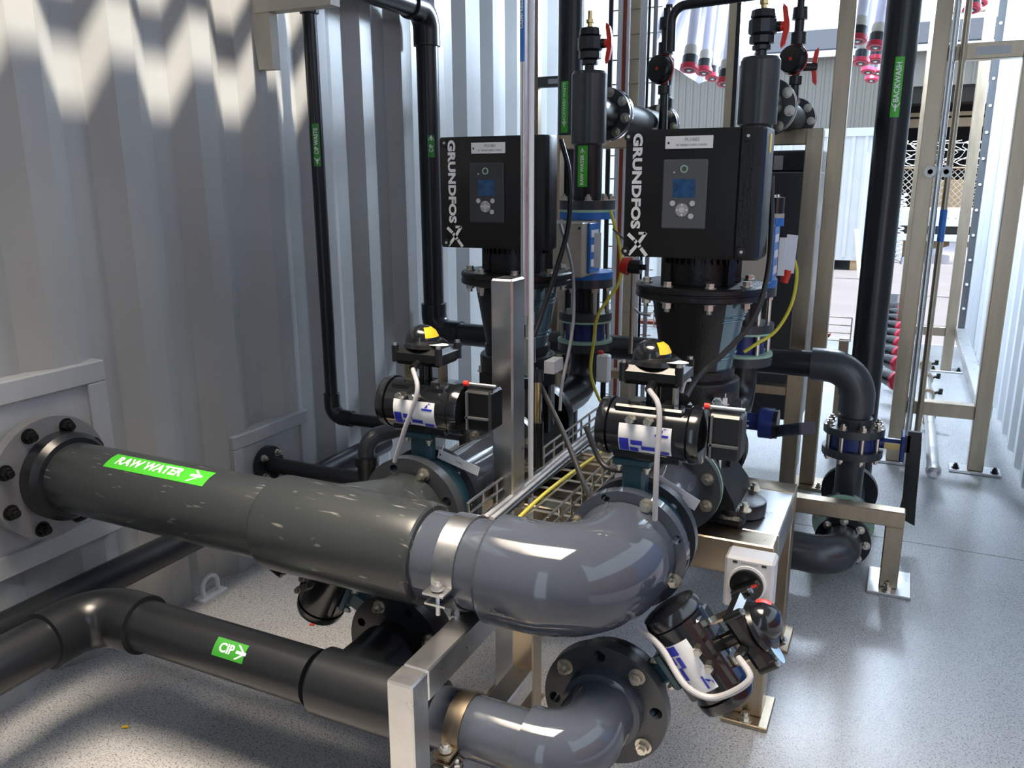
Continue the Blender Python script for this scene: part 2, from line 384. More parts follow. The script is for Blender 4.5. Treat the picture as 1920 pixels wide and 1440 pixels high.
# swept branch towards the pump
nb_ = 40; rs = []
for h, ex, r in ((0.0, .125, .094), (.05, .10, .094), (.085, .045, .093), (.115, .0, .092), (.150, 0, .090)):
    ring = []
    for j in range(nb_):
        a = 2*PI*j/nb_; cx, sz = math.cos(a), math.sin(a)
        ring.append(V((XT+cx*r+(ex if cx > 0 else -ex)*abs(cx)*.9-ex*.25, YM+h, ZM+sz*r)))
    rs.append(ring)
tee.rings(rs)
tee.build('tee', M['pvcs'], rw)
flange(rw, (XT, 1.395, ZM), (0, 1, 0), .120, .026, .070, M['pvc'], 8, 4, rb=.098, off=PI/8, br=.011, hh=.011, name='branch_flange')
MB().cyl((-.76, YM, ZM), (-.60, YM, ZM), RM, n=48).build('spool', M['pvcl'], rw)
# big elbow
RE = .100; rc = .115
pts = [V((-.648, YM, ZM)), V((-.645, YM, ZM))]
pts = [V((-.625, YM, ZM)), V((-.615, YM, ZM)), V((XE-rc-.03, YM, ZM))]+[V((XE-rc, YM+rc, ZM))+V((math.sin(t)*rc, -math.cos(t)*rc, 0)) for t in [i*PI/2/16 for i in range(17)]]+[V((XE, YM+rc+.02, ZM)), V((XE, YM+rc+.05, ZM))]
MB().tube(pts, [RE-.010, RE]+[RE]*(len(pts)-3)+[RE], 56).build('elbow', M['pvcl'], rw)
flange(rw, (XE, YM+rc+.055, ZM), (0, 1, 0), .120, .026, .08, M['pvcl'], 8, 4, rb=.108, off=PI/8, br=.011, hh=.009, name='elbow_flange')
FY = YM+rc+.055
th = math.radians(20)
sticker((-1.435, YM, ZM), XA, (0, -math.sin(th), math.cos(th)), RM, .30, .046, M['green'], rw, 'RAW WATER', .033, '>', bold=.0011)
# scratches on the elbow and tee: raised moulding marks
text('160-90', .016, None, None, None, 'moulding_mark', M['pvcl'], rw, wrap=lambda x, y, z: V((XE-rc-.03+x, YM-math.cos((y-.03)/RE)*(RE+.0006+z), ZM+math.sin((y-.03)/RE)*(RE+.0006+z))))
def clamp(x, y, z, r, w, label, m, zt):
    t = thing('pipe_clamp', label, 'pipe clamp', (x, y, z-r))
    b = MB(); n = 40; inner, outer = r+.001, r+.0045; rs = []
    for i in range(n+1):
        a = math.radians(114)+i*math.radians(344)/n   # gap low on the camera side
        d = V((0, math.sin(a+PI), math.cos(a+PI)))*-1
        d = V((0, -math.sin(a), math.cos(a)))
        rs.append([V((x, y, z))+d*q+V((s, 0, 0)) for q, s in ((inner, -w/2), (inner, w/2), (outer, w/2), (outer, -w/2))])
    b.rings(rs); b.build('band', m, t, ang=50)
    for k, a in ((0, math.radians(98)), (1, math.radians(113))):
        d = V((0, -math.sin(a), math.cos(a)))
        p0 = V((x, y, z))+d*(r+.002)
        MB().box(p0+V((0, -.016, 0)), (w, .036, .004)).build('ear', m, t, smooth=False)
    d = V((0, -math.sin(math.radians(98)), math.cos(math.radians(98)))); p0 = V((x, y, z))+d*r+V((0, -.018, .004))
    MB().hexb(p0, (0, 0, 1), .009, .006).cyl(p0, p0-V((0, 0, .05)), .0045, n=10).build('bolt', M['steelb'], t)
    MB().cyl((x+.0, y-.035, zt), (x, y-.035, zt+.028), .005, n=10).hexb((x, y-.035, zt), (0, 0, 1), .009, .008).build('bolt', M['steelb'], t)
    return t
ZB = ZM-RM-.008     # top of the support beam
clamp(-.685, YM, ZM, RM, .042, 'wide stainless band clamp holding the big raw water pipe', M['steelb'], ZB)
# ================================================================== CIP line
YC, ZCp, RC = 1.145, .281, .056
ci = thing('cip_pipe', 'dark grey CIP pipe running low across the floor with green CIP sticker', 'pipe', (-1.0, YC, ZCp-RC))
XB = -1.60; rc2 = .085
MB().cyl((XB, -1.35, ZCp), (XB, YC-.13, ZCp), RC, n=36).build('pipe', M['pvcd'], ci)
e = [V((XB, YC-rc2-.06, ZCp)), V((XB, YC-rc2-.058, ZCp)), V((XB, YC-rc2-.02, ZCp))]+[V((XB+rc2, YC-rc2, ZCp))+V((-math.cos(t)*rc2, math.sin(t)*rc2, 0)) for t in [i*PI/2/12 for i in range(13)]]+[V((XB+rc2+.02, YC, ZCp)), V((XB+rc2+.058, YC, ZCp)), V((XB+rc2+.06, YC, ZCp))]
MB().tube(e, [RC, .066]+[.066]*(len(e)-4)+[.066, RC], 36).build('elbow', M['pvcd'], ci)
MB().cyl((XB+rc2+.05, YC, ZCp), (-.98, YC, ZCp), RC, n=36).build('pipe', M['pvcd'], ci)
t_ = MB().lathe((-.97, YC, ZCp), XA, [(0, RC), (.01, .066), (.27, .066), (.276, RC)], 36)
t_.cyl((-.90, YC, ZCp), (-.90, YC+.13, ZCp), .066, n=36)
t_.build('tee', M['pvcd'], ci)
MB().cyl((-.90, YC+.12, ZCp), (-.90, YC+.2, ZCp), RC, n=36).build('branch_pipe', M['pvcd'], ci)
flange(ci, (-.90, YC+.165, ZCp), (0, 1, 0), .115, .024, .055, M['pvcd'], 8, 4, rb=.093, off=PI/8+PI/4, br=.011, hh=.010, name='branch_flange')
MB().cyl((-.70, YC, ZCp), (-.47, YC, ZCp), RC, n=36).build('pipe', M['pvcl'], ci)
XC = XE
rc2 = .070
e = [V((XC-rc2-.018, YC, ZCp)), V((XC-rc2-.014, YC, ZCp)), V((XC-rc2-.004, YC, ZCp))]+[V((XC-rc2, YC+rc2, ZCp))+V((math.sin(t)*rc2, -math.cos(t)*rc2, 0)) for t in [i*PI/2/14 for i in range(15)]]+[V((XC, YC+rc2+.02, ZCp)), V((XC, YC+rc2+.075, ZCp))]
MB().tube(e, [RC, .066]+[.066]*(len(e)-2), 40).build('elbow', M['pvcl'], ci)
MB().lathe((XC, YC+rc2+.065, ZCp), (0, 1, 0), [(0, .066), (.004, .076), (.026, .078), (.028, .072)], 40).build('stub_end', M['pvcl'], ci)
flange(ci, (XC, YC+rc2+.09, ZCp), (0, 1, 0), .122, .026, .066, M['pvc'], 8, 4, rb=.101, off=PI/4-.12, br=.012, hh=.012, name='elbow_flange')
CFY = YC+rc2+.116
th = math.radians(48)
sticker((-1.165, YC, ZCp), XA, (0, -math.sin(th), math.cos(th)), RC, .082, .038, M['greend'], ci, 'CIP', .026, '>', bold=.0006)
clamp(-.64, YC, ZCp, RC, .032, 'narrow stainless band clamp on the low CIP pipe', M['steel'], ZCp-RC-.012)
dp = thing('drain_pipe', 'straight black pipe running low along the foot of the left wall', 'pipe', (-1.78, .3, .22))
MB().cyl((-1.80, -1.35, .252), (-1.80, 2.6, .232), .042, n=30).build('pipe', M['pvcd'], dp)
# ================================================================== front support frame and post
sf = thing('pipe_stand', 'square tube stainless frame standing under the big pipe and clamp', 'pipe support', (-.665, 1.1, 0))
a0, a1, w = -.690, -.640, .05
MB().span((a0, .972, 0.006), (a1, 1.022, ZB), .003).build('leg', M['steelb'], sf)
MB().span((a0, 1.022, ZB-.058), (a1, 1.50, ZB), .003).build('beam', M['steelb'], sf)
MB().span((a0, 1.45, 0.006), (a1, 1.50, ZB-.058), .003).build('leg', M['steel'], sf)
zl = ZCp-RC-.014
MB().span((a0, 1.022, zl-.05), (a1, 1.45, zl), .003).build('lower_beam', M['steelb'], sf)
for y in (.997, 1.475): MB().span((a0-.03, y-.05, 0), (a1+.03, y+.05, .007)).build('foot_plate', M['steel'], sf)
po = thing('support_post', 'tall square stainless post standing in front of the left pump', 'post', (-.775, 1.60, 0))
PX0, PX1, PY0, PY1 = -.790, -.738, 1.56, 1.625
MB().span((PX0, PY0, .007), (PX1, PY1, 1.045), .004).build('post', M['steelb'], po)
MB().span((PX0-.04, PY0-.03, 0), (PX1+.04, PY1+.03, .007)).build('foot_plate', M['steel'], po)
for x in (PX0-.022, PX1+.022): MB().hexb((x, PY0+.02, .007), (0, 0, 1), .010, .010).build('bolt', M['brass'], po)
# air tubes behind the post
def vtube(px, py, Y, z0, z1, r, m, name, label, cat, grp=None):
    q = at(px, py, Y=Y); return tag(MB().cyl((q.x, q.y, z0), (q.x, q.y, z1), r, n=18).build(name, m), label, cat, grp), q
at_, q = vtube(983, 260, 1.68, .95, ZC, .0085, M['steelb'], 'air_tube', 'thin shiny compressed air tube with blue sticker behind the tall post', 'tube')
zb_ = zat(981, 40, 1.68)
sticker((q.x, q.y, zb_+.03), (0, 0, 1), (-.25, -1, 0), .0085, .22, .013, M['blue'], at_, 'COMPRESSED AIR', .0115, '', bold=.0002)
vtube(996, 300, 1.69, .35, ZC, .0065, M['tag'], 'sample_tube', 'slim pale tube running down just right of the compressed air tube', 'tube')
# ================================================================== pneumatic butterfly valves
def valve(label, o, d, c, hgt, flip=1, dome='yellow', disc_m='teal', L=.078, pos=True, swd=.5, sh=0., plate=True):
    """wafer valve centred at o, stem along d, actuator cylinder along c, label side n"""
    o, d, c = V(o), V(d).normalized(), V(c).normalized(); n = c.cross(d)*1
    if n.dot(V((0, -1, 0))) < 0: n = -n
    o0 = o; P = lambda x, y, z: o0+c*(x+(sh if z > hgt-.055 else 0))+n*y+d*z
    RMx = Matrix((c, n, d)).transposed()
    t = thing('actuated_valve', label, 'valve', o-V((0, 0, .11)))
    bd = MB().cyl(o-V((0, .0, 0))+V((0, -.024, 0)), o+V((0, .024, 0)), .104, n=44, bev=.004).build('valve_body', M[disc_m], t)
    nk = MB().box(P(0, 0, (.10+hgt-.055)/2), (.046, .038, hgt-.055-.09), RMx, .006).box(P(0, 0, hgt-.062), (.075, .062, .016), RMx, .003)
    nk.build('neck', M['teal'], t)
    for sx in (-1, 1): MB().hexb(P(sx*.028, .022, hgt-.070), -d, .006, .006).build('bolt', M['bolt'], t)
    r = .054
    # ribbed cylinder body
    b = MB(); pr = []
    prof = [(-L, r*.93), (-L+.004, r), (L-.004, r), (L, r*.93)]
    b.lathe(P(0, 0, hgt), c, [(h, q) for h, q in prof], 36)
    b.box(P(0, 0, hgt+.040), (L*1.7, r*1.35, .026), RMx, .004); b.box(P(0, 0, hgt-.040), (L*1.7, r*1.35, .026), RMx, .004)
    ab = b.build('actuator_cylinder', M['blackgl'], t)
    for sx in (-1, 1):
        e = MB().lathe(P(sx*L, 0, hgt), c*sx, [(0, r*1.04), (.010, r*1.04), (.02, r*.98), (.024, r*.55), (.026, .006)], 36).build('end_cap', M['blackgl'], t)
        for a in (45, 135, 225, 315):
            q = math.radians(a); MB().hexb(P(sx*(L+.012), math.cos(q)*r*.82, hgt+math.sin(q)*r*.82), c*sx, .0055, .005, stud=False).build('screw', M['bolt'], e)
    # name plate wrapped on the cylinder
    wr = wrapper(P(0, 0, hgt), c*flip, n, r+.0008)
    y0 = -.004
    def patch(x0, x1, ya, yb, name, m, par, z=0):
        mb = MB(); k = 6
        for j in range(k):
            aa, bb = ya+(yb-ya)*j/k, ya+(yb-ya)*(j+1)/k
            mb.faces([wr(x0, aa, z), wr(x1, aa, z), wr(x1, bb, z), wr(x0, bb, z)], [(0, 1, 2, 3)])
        bmesh.ops.remove_doubles(mb.bm, verts=mb.bm.verts[:], dist=1e-5)
        return mb.build(name, m, par)
    if plate:
        lb = patch(-.050, .050, -.036, .022, 'name_plate', M['tag'], t)
        for (x0, x1, ya, yb) in ((-.048, -.030, -.034, -.006), (-.026, -.004, -.018, -.008), (-.028, -.012, -.034, -.024), (-.006, .020, -.028, -.019), (.024, .046, -.034, -.026), (.02, .045, .004, .008)):
            patch(x0, x1, ya, yb, 'print_block', M['bluep'], lb, .0008)
        zz = MB(); q = [(.026, .008), (.034, .012), (.034, .018), (.044, .019), (.036, .020), (.030, .014)]
        zz.faces([wr(x, y, .0010) for x, y in q], [tuple(range(6))]); zz.build('print_mark', M['bluep'], lb)
    for k, sx in enumerate((-.026, .008)):
        MB().cyl(P(sx*flip, r*.86, hgt+.030), P(sx*flip, r*.86+.022, hgt+.034), .008, n=6).cyl(P(sx*flip, r*.86+.01, hgt+.032), P(sx*flip, r*.86+.028, hgt+.035), .006, n=12).build('air_fitting', M['bolt'], t)
    # positioner block on one end
    if pos:
        pb = MB().box(P(flip*(L+.062), .004, hgt+.010), (.060, .060, .085), RMx, .005).build('solenoid_block', M['blackpl'], t)
        MB().box(P(flip*(L+.062), .036, hgt-.004), (.052, .008, .004), RMx).box(P(flip*(L+.040), .036, hgt+.01), (.004, .008, .08), RMx).build('seam', M['panelgrey'], pb)
        MB().cyl(P(flip*(L+.03), .006, hgt+.058), P(flip*(L+.092), .006, hgt+.058), .0045, n=10).build('silencer', M['steelb'], pb)
        MB().cyl(P(flip*(L+.020), .010, hgt+.060), P(flip*(L+.030), .010, hgt+.060), .006, n=10).build('push_fit', M['red'], pb)
    # bracket and switch box
    bk = MB()
    for sx in (-1, 1):
        bk.box(P(sx*.042, 0, hgt+.072), (.004, .034, .044), RMx); bk.box(P(sx*.032, 0, hgt+.054), (.022, .034, .004), RMx)
    bk.box(P(0, 0, hgt+.094), (.09, .05, .004), RMx)
    bk.build('bracket', M['steel'], t)
    MB().cyl(P(0, 0, hgt+.05), P(0, 0, hgt+.09), .014, n=16).build('spindle', M['blackpl'], t)
    s1 = MB().box(P(.004, 0, hgt+.112), (.118, .092, .036), RMx, .010)
    s1.lathe(P(.004, 0, hgt+.130), d, [(0, .048), (.008, .044), (.014, .034)], 28)
    for sx in (-1, 1):
        for sy_ in (-1, 1): s1.cyl(P(.004+sx*.052, sy_*.040, hgt+.10), P(.004+sx*.052, sy_*.040, hgt+.134), .008, n=12)
    sw = s1.build('switch_box', M['blackpl'], t)
    for sx in (-1, 1):
        for sy_ in (-1, 1): MB().cyl(P(.004+sx*.052, sy_*.040, hgt+.134), P(.004+sx*.052, sy_*.040, hgt+.139), .0055, n=6).build('screw', M['steelb'], sw)
    MB().lathe(P(-.006, 0, hgt+.140), d, [(0, .036), (.010, .035), (.022, .029), (.030, .018), (.034, .004)], 28).build('dome', M['blackgl'], sw)
    dm = MB(); k = 8
    for i in range(k):
        for a0_, a1_ in ((-.65, .65),):
            pass
    prof = [(.010, .0358), (.022, .0298), (.030, .0188)]
    for i in range(2):
        for j in range(6):
            b0_ = swd+(-.6+.2*j); b1_ = b0_+.2
            pp = [P(-.006+math.cos(bb)*rr, math.sin(bb)*rr, hgt+.1405+hh) for hh, rr, bb in ((prof[i][0], prof[i][1], b0_), (prof[i][0], prof[i][1], b1_), (prof[i+1][0], prof[i+1][1], b1_), (prof[i+1][0], prof[i+1][1], b0_))]
            dm.faces(pp, [(0, 1, 2, 3)])
    bmesh.ops.remove_doubles(dm.bm, verts=dm.bm.verts[:], dist=1e-5)
    dm.build('indicator', M[dome], sw)
    el = MB(); el.prism([(math.cos(2*PI*j/20)*.026, math.sin(2*PI*j/20)*.015) for j in range(20)], P(.042, .020, hgt+.1385), c, n, d*.0008); el.build('round_label', M['skyblue'] if dome != 'yellow' else M['tag'], sw)
    MB().cyl(P(.01, .046, hgt+.10), P(.01, .066, hgt+.094), .009, n=12).build('cable_gland', M['blackpl'], sw)
    t['gl'] = tuple(P(.01, .066, hgt+.094))
    return t
v1 = valve('black pneumatic actuator valve in front of the left pump, black and yellow dome', (XT, FY+.05, ZM), (0, 0, 1), (1, 0, 0), .225, dome='yellow', swd=.25, sh=.012)
v2 = valve('black pneumatic actuator valve in front of the right pump, dome with yellow wedge', (XE, FY+.055, ZM), (0, 0, 1), (1, 0, 0), .232, dome='yellow', swd=.3, sh=.03)
A3 = math.radians(38)
v3 = valve('tilted black pneumatic actuator valve on the CIP elbow, black and red dome', (XC, CFY+.024, ZCp), (math.cos(A3), 0, math.sin(A3)), (math.sin(A3), 0, -math.cos(A3)), .206, dome='red', swd=3.6, pos=False, disc_m='pvcd')
v4 = valve('black pneumatic actuator valve mostly hidden under the big pipe', (-.90, YC+.215, ZCp), (-.9, 0, .43), (.43, 0, .9), .22, dome='blackpl', pos=False, disc_m='pvcd', plate=False)
# second flanges and spools behind the two upper valves
def spool(label, x, ya, yb, rgt):
    t = thing('suction_spool', label, 'pipe spool', (x, (ya+yb)/2, ZM-.1))
    flange(t, (x, ya, ZM), (0, 1, 0), .118, .022, .07, M['pvc'], 8, 0, name='flange')
    MB().lathe((x, ya+.02, ZM), (0, 1, 0), [(0, .075), (.03, .075), (yb-ya-.08, .062), (yb-ya-.02, .062)], 36).build('pipe', M['pvcl'], t)
    flange(t, (x, yb-.022, ZM), (0, 1, 0), .108, .020, .062, M['pvc'], 8, 8, rb=.084, off=PI/8, br=.011, name='pump_flange')
    MB().cyl((x, yb-.002, ZM), (x, yb+.003, ZM), .109, n=44).build('gasket', M['gasket'], t)
    return t
PY2, PY1_ = 1.95, 2.02
spool('grey reducing spool between the front valve and the right pump', XE, FY+.08, PY2-.155, 1)
spool('grey reducing spool between the valve and the left pump', XT, FY+.075, PY1_-.155, 1)
# name tags hung on the valves
def hang_tag(c0, c1, h, label, body):
    c0, c1 = V(c0), V(c1); u = (c1-c0).normalized(); v = V((0, 0, 1))-u*u.z; v.normalize(); w_ = u.cross(v)
    L = (c1-c0).length
    t = thing('name_tag', label, 'name tag', c0)
    MB().prism([(0, -h/2), (L, -h/2), (L, h/2), (0, h/2)], c0, u, v, w_*.0015).build('plate', M['white'], t, smooth=False)
    text(body, h*.34, c0+u*L*.53+w_*.002, u, v, 'lettering', M['ink'], t)
    MB().cyl(c0+u*.006, c0+u*.006+w_*.0025, .002, n=10).build('hole', M['dark'], t)
    MB().tube([c0+u*.006, c0+u*.004-w_*.01+v*.02, c0-w_*.02+v*.03], .0008, 6).build('tie', M['wire'], t)
hang_tag(at(822, 850, Y=1.47), at(898, 884, Y=1.47), .021, 'white name tag hanging on the valve before the left pump', 'V-001')
hang_tag(at(1232, 900, Y=1.53), at(1308, 948, Y=1.53), .025, 'white name tag hanging on the valve before the right pump', 'V-003')
# ================================================================== pumps
ZS = .45
def pump(label, px, py, plate, lit, bw=1.):
    t = thing('multistage_pump', label, 'pump', (px, py, ZS))
    A = V((px, py, 0)); P = lambda x, y, z: V((px+x, py+y, z))
    # base
    b = MB().box(P(0, 0, ZS+.014), (.30, .22, .028), bev=.008)
    b.rings([[P(sx*w_, sy_*d_, z) for sx, sy_ in ((-1, -1), (1, -1), (1, 1), (-1, 1))] for w_, d_, z in ((.135, .10, ZS+.02), (.125, .10, ZS+.06), (.085, .085, ZS+.12), (.08, .08, ZS+.16))])
    b.cyl(P(0, 0, ZS+.03), P(0, 0, ZS+.17), .088, n=36)
    b.cyl(P(0, -.153, ZM), P(0, .153, ZM), .070, n=32).cyl(P(0, -.153, ZM), P(0, -.128, ZM), .106, n=40).cyl(P(0, .128, ZM), P(0, .153, ZM), .106, n=40)
    for sx in (-1, 1):
        b.cyl(P(sx*.128, 0, ZS), P(sx*.128, 0, ZS+.036), .06, n=28, bev=.006); b.cyl(P(sx*.118, -.07, ZS), P(sx*.118, -.07, ZS+.04), .035, n=24, bev=.005)
    b.build('base', M['cast'], t)
    for sx in (-1, 1):
        for sy_ in (-1, 1): MB().hexb(P(sx*.148, sy_*.072-.004*sx, ZS+.036), (0, 0, 1), .012, .010).build('anchor_bolt', M['bolt'], t)
    for sx in (-1, 1): MB().hexb(P(sx*.055, -.088, ZS+.115), (0, -1, .4), .012, .012).build('plug', M['steelb'], t)
    # sleeve and stay bolts
    MB().cyl(P(0, 0, ZS+.16), P(0, 0, .715), .072, n=40).build('sleeve', M['steelb'], t)
    for a in (40, 140, 220, 320):
        q = math.radians(a); x, y = math.cos(q)*.097, math.sin(q)*.097
        MB().cyl(P(x, y, ZS+.10), P(x, y, .72), .011, n=14).build('stay_bolt', M['steelb'], t)
    rb_ = MB()
    for a in (-60, -90, -120, 60, 120, 0, 180):
        q = math.radians(a); rb_.box(P(math.cos(q)*.088, math.sin(q)*.088, .64), (.018, .018, .15), Matrix.Rotation(q, 3, 'Z'))
    rb_.build('ribs', M['cast'], t)
    # head
    h = MB(); h.cyl(P(0, 0, .705), P(0, 0, .735), .112, n=8); h.cyl(P(0, 0, .73), P(0, 0, .785), .104, n=36, bev=.006); h.cyl(P(0, 0, .78), P(0, 0, .80), .088, n=36)
    h.build('pump_head', M['cast'], t)
    for a in (-35, -145, 35, 145):
        q = math.radians(a); MB().hexb(P(math.cos(q)*.098, math.sin(q)*.098, .735), (0, 0, 1), .011, .014).build('stay_nut', M['steelb'], t)
    MB().cyl(P(.07, -.095, .752), P(.078, -.118, .754), .013, n=6).cyl(P(.078, -.118, .754), P(.08, -.126, .755), .008, n=12).build('vent_plug', M['chrome'], t)
    # motor stool: tapered shell with side windows closed by blue guards
    st = MB(); n = 40
    def shell(a0_, a1_, r0, r1, z0, z1, th_):
        k = 12; A_ = [a0_+(a1_-a0_)*i/k for i in range(k+1)]
        rs = [[P(math.cos(a)*(r1 if top else r0)*(1 if outer else th_), math.sin(a)*(r1 if top else r0)*(1 if outer else th_), z1 if top else z0) for top, outer in ((0, 1), (1, 1), (1, 0), (0, 0))] for a in A_]
        return rs
    for mid in (-90-8, 90):
        m_ = math.radians(mid); st.rings(shell(m_-math.radians(52), m_+math.radians(52), .084, .116, .795, .985, .9))
    st.cyl(P(0, 0, .79), P(0, 0, .81), .09, n=36)
    st.build('motor_stool', M['cast'], t)
    for mid in (-8, 172):
        m_ = math.radians(mid); g = MB().rings(shell(m_-math.radians(40), m_+math.radians(40), .082, .112, .805, .975, .97)).build('coupling_guard', M['tealgl'], t)
        for z in (.84, .85, .93, .94):
            wv = MB(); rr = .082+(.112-.082)*(z-.805)/.17+.001
            wv.tube([P(math.cos(m_+math.radians(a))*rr, math.sin(m_+math.radians(a))*rr, z) for a in range(-40, 41, 4)], .0022, 6)
            wv.build('guard_rib', M['tealgl'], g)
    # flange disc
    MB().lathe(P(0, 0, .978), (0, 0, 1), [(0, .146), (.004, .152), (.014, .152), (.016, .149), (.019, .149), (.021, .152), (.030, .152), (.034, .146)], 56).build('motor_flange', M['cast'], t)
    for a in (-25, -68, -112, -155, 40, 140):
        q = math.radians(a); x, y = math.cos(q)*.128, math.sin(q)*.128
        MB().hexb(P(x, y, 1.012), (0, 0, 1), .010, .009, stud=False).hexb(P(x, y, .978), (0, 0, -1), .011, .012).cyl(P(x, y, .97), P(x, y, 1.02), .006, n=10).build('flange_bolt', M['bolt'], t)
    # motor
    mo = MB().cyl(P(0, 0, 1.01), P(0, 0, 1.09), .078, n=40)
    for i in range(36):
        q = 2*PI*i/36; mo.box(P(math.cos(q)*.082, math.sin(q)*.082, 1.085), (.018, .004, .05), Matrix.Rotation(q, 3, 'Z'))
    for a in (-30, -150, 30, 150):
        q = math.radians(a); mo.box(P(math.cos(q)*.082, math.sin(q)*.082, 1.045), (.026, .022, .07), Matrix.Rotation(q, 3, 'Z'), .003)
    mo.cyl(P(0, .02, 1.09), P(0, .02, 1.33), .085, n=40)
    mo.build('motor', M['cast'], t)
    # drive box
    P0 = P; P = lambda x, y, z: P0(x*bw-(1-bw)*.03, y, z)
    z0, z1 = 1.080, 1.353
    bk = -.03 if bw == 1 else -.085
    bx = MB(); mat_ = Matrix.Rotation(math.radians(-.6), 3, 'Y')
    prof = [(-.150, -.138), (-.146, -.146), (-.138, -.150), (.098, -.150), (.100, -.1475), (.103, -.150), (.132, -.150), (.144, -.146), (.150, -.134), (.150, bk), (.138, bk+.03), (-.138, bk+.03), (-.150, bk)]
    def ring(z, s): return [P(0, 0, 0)+V((x*s, y*s if y < 0 else y*s, z)) for x, y in prof]
    bx.rings([ring(z0, .985), ring(z0+.005, 1), ring(z1-.005, 1), ring(z1, .985)])
    dbx = bx.build('drive_box', M['box'], t, ang=25)
    MB().span(P(.103, -.1505, z0+.03), P(.128, -.1515, z1-.03)).build('lid_groove', M['cast'], dbx)
    for x, z in ((.116, z1-.018), (.116, z0+.018), (-.140, z1-.014), (-.140, z0+.012)):
        MB().cyl(P(x, -.147, z), P(x, -.1525, z), .010, n=16).build('screw_well', M['dark'], dbx)
        MB().cyl(P(x, -.1525, z), P(x, -.1545, z), .0034, n=10).build('screw', M['isol'], dbx)
    MB().span(P(.1501, -.095, z1-.050), P(.1512, -.070, z1-.012)).build('warning_sticker', M['yellow'], dbx, smooth=False)
    U, Vv = V((0, 0, -1)), V((1, 0, 0))
    text('GRUNDFOS', .0275, P(-.120, -.1512, 1.244), U, Vv, 'brand_lettering', M['white'], dbx, bold=.0013, xs=1.36, space=1.03)
    lg = MB(); yy = -.1512; cxl, czl = -.113, 1.108; s_ = .021
    def stroke(pts_, w_):
        for i in range(len(pts_)-1):
            a, b2 = V((pts_[i][0], 0, pts_[i][1])), V((pts_[i+1][0], 0, pts_[i+1][1])); dd = (b2-a).normalized(); nn = V((-dd.z, 0, dd.x))*w_/2
            lg.faces([P(cxl, yy, czl)+q for q in (a-nn-dd*w_*.2, b2-nn+dd*w_*.2, b2+nn+dd*w_*.2, a+nn-dd*w_*.2)], [(0, 1, 2, 3)])
    stroke([(-s_, s_*1.0), (-s_*.3, s_*.4), (s_*.35, -s_*.35), (s_*1.0, -s_*1.15)], .008)
    stroke([(-s_*.9, -s_*1.1), (s_*.1, s_*.05), (s_*.85, s_*1.15)], .0075); stroke([(s_*.15, s_*1.15), (s_*.85, s_*1.15)], .006)
    lg.build('brand_mark', M['white'], dbx)
    # plate with tag number
    Q0 = P; P = lambda x, y, z: Q0(x+.018, y, z)
    np_ = MB().span(P(-.076, -.1512, 1.312), P(.026, -.1500, 1.338), .0004).build('number_plate', M['white'], dbx)
    text(plate, .0105, P(-.018, -.1515, 1.330), (1, 0, 0), (0, 0, 1), 'lettering', M['ink'], np_)
    text('UF TRAIN SUPPLY PUMP', .0062, P(-.020, -.1515, 1.319), (1, 0, 0), (0, 0, 1), 'lettering', M['ink'], np_)
    MB().cyl(P(-.069, -.1511, 1.324), P(-.069, -.1518, 1.324), .0024, n=12).build('pin', M['dark'], np_)
    # keypad
    kp = MB().box(P(-.030, -.151, 1.217), (.096, .006, .146), bev=.0025).build('keypad', M['panelgrey' if lit else 'panelshade'], dbx)  # same keypad on both pumps; lit and shaded tones put into the colour
    ky = -.1543
    MB().span(P(-.055, ky, 1.210), P(-.006, ky+.001, 1.249)).build('display', M['screen'], kp, smooth=False)
    def disc(x, z, r, m, nm, h_=.0015): return MB().cyl(P(x, ky+.001, z), P(x, ky-h_, z), r, n=24).build(nm, m, kp)
    MB().lathe(P(-.032, ky, 1.270), (0, -1, 0), [(0, .0085), (.0012, .0085), (.0012, .0055), (0, .0055)], 24, caps=False).build('status_ring', M['gasket'], kp)
    disc(-.053, 1.263, .002, M['isol'], 'status_lamp')
    for x, z in ((-.054, 1.198), (-.011, 1.198), (-.013, 1.171)): disc(x, z, .0058, M['isol'], 'button')
    disc(-.033, 1.184, .0142, M['ink'], 'navigation_ring', .001)
    disc(-.033, 1.184, .0065, M['isol'], 'button', .002)
    for x, z in ((0, .0105), (0, -.0105), (.0105, 0), (-.0105, 0)): disc(-.033+x, 1.184+z, .0018, M['white'], 'arrow_mark', .0022)
    return t
pump('right black vertical pump, its drive box nearest with grey lit keypad', XE, PY2, 'PU-003', True)
pump('left black vertical pump behind the tall post, with shaded dark keypad', -.94, PY1_, 'PU-001', False, .92)
# ================================================================== pump skid
sk = thing('pump_skid', 'low stainless skid frame that carries the two black pumps', 'skid', (-.7, 1.95, 0))
S0, S1 = 1.775, 2.135
MB().span((-1.20, S0, ZS-.085), (-.195, S0+.075, ZS-.001), .003).build('front_beam', M['steel'], sk)
MB().span((-.285, S0+.075, ZS-.085), (-.195, S1-.0, ZS-.001), .003).build('side_beam', M['steelb'], sk)
MB().span((-1.20, S1, ZS-.085), (-.195, S1+.075, ZS-.001), .003).build('rear_beam', M['steel'], sk)
MB().span((-1.20, S0+.08, ZS-.012), (-.29, S1-.005, ZS-.001)).build('deck_plate', M['steel'], sk)
for x, y in ((-.262, S0), (-1.19, S0), (-.262, S1), (-1.19, S1)):
    MB().span((x, y, .012), (x+.067, y+.072, ZS-.085), .003).build('leg', M['steel'], sk)
    MB().span((x-.02, y-.035, 0), (x+.087, y+.1, .012), .002).build('foot_plate', M['steel'], sk)
    MB().hexb((x+.033, y-.018, .012), (0, 0, 1), .012, .010).build('anchor_bolt', M['bolt'], sk)
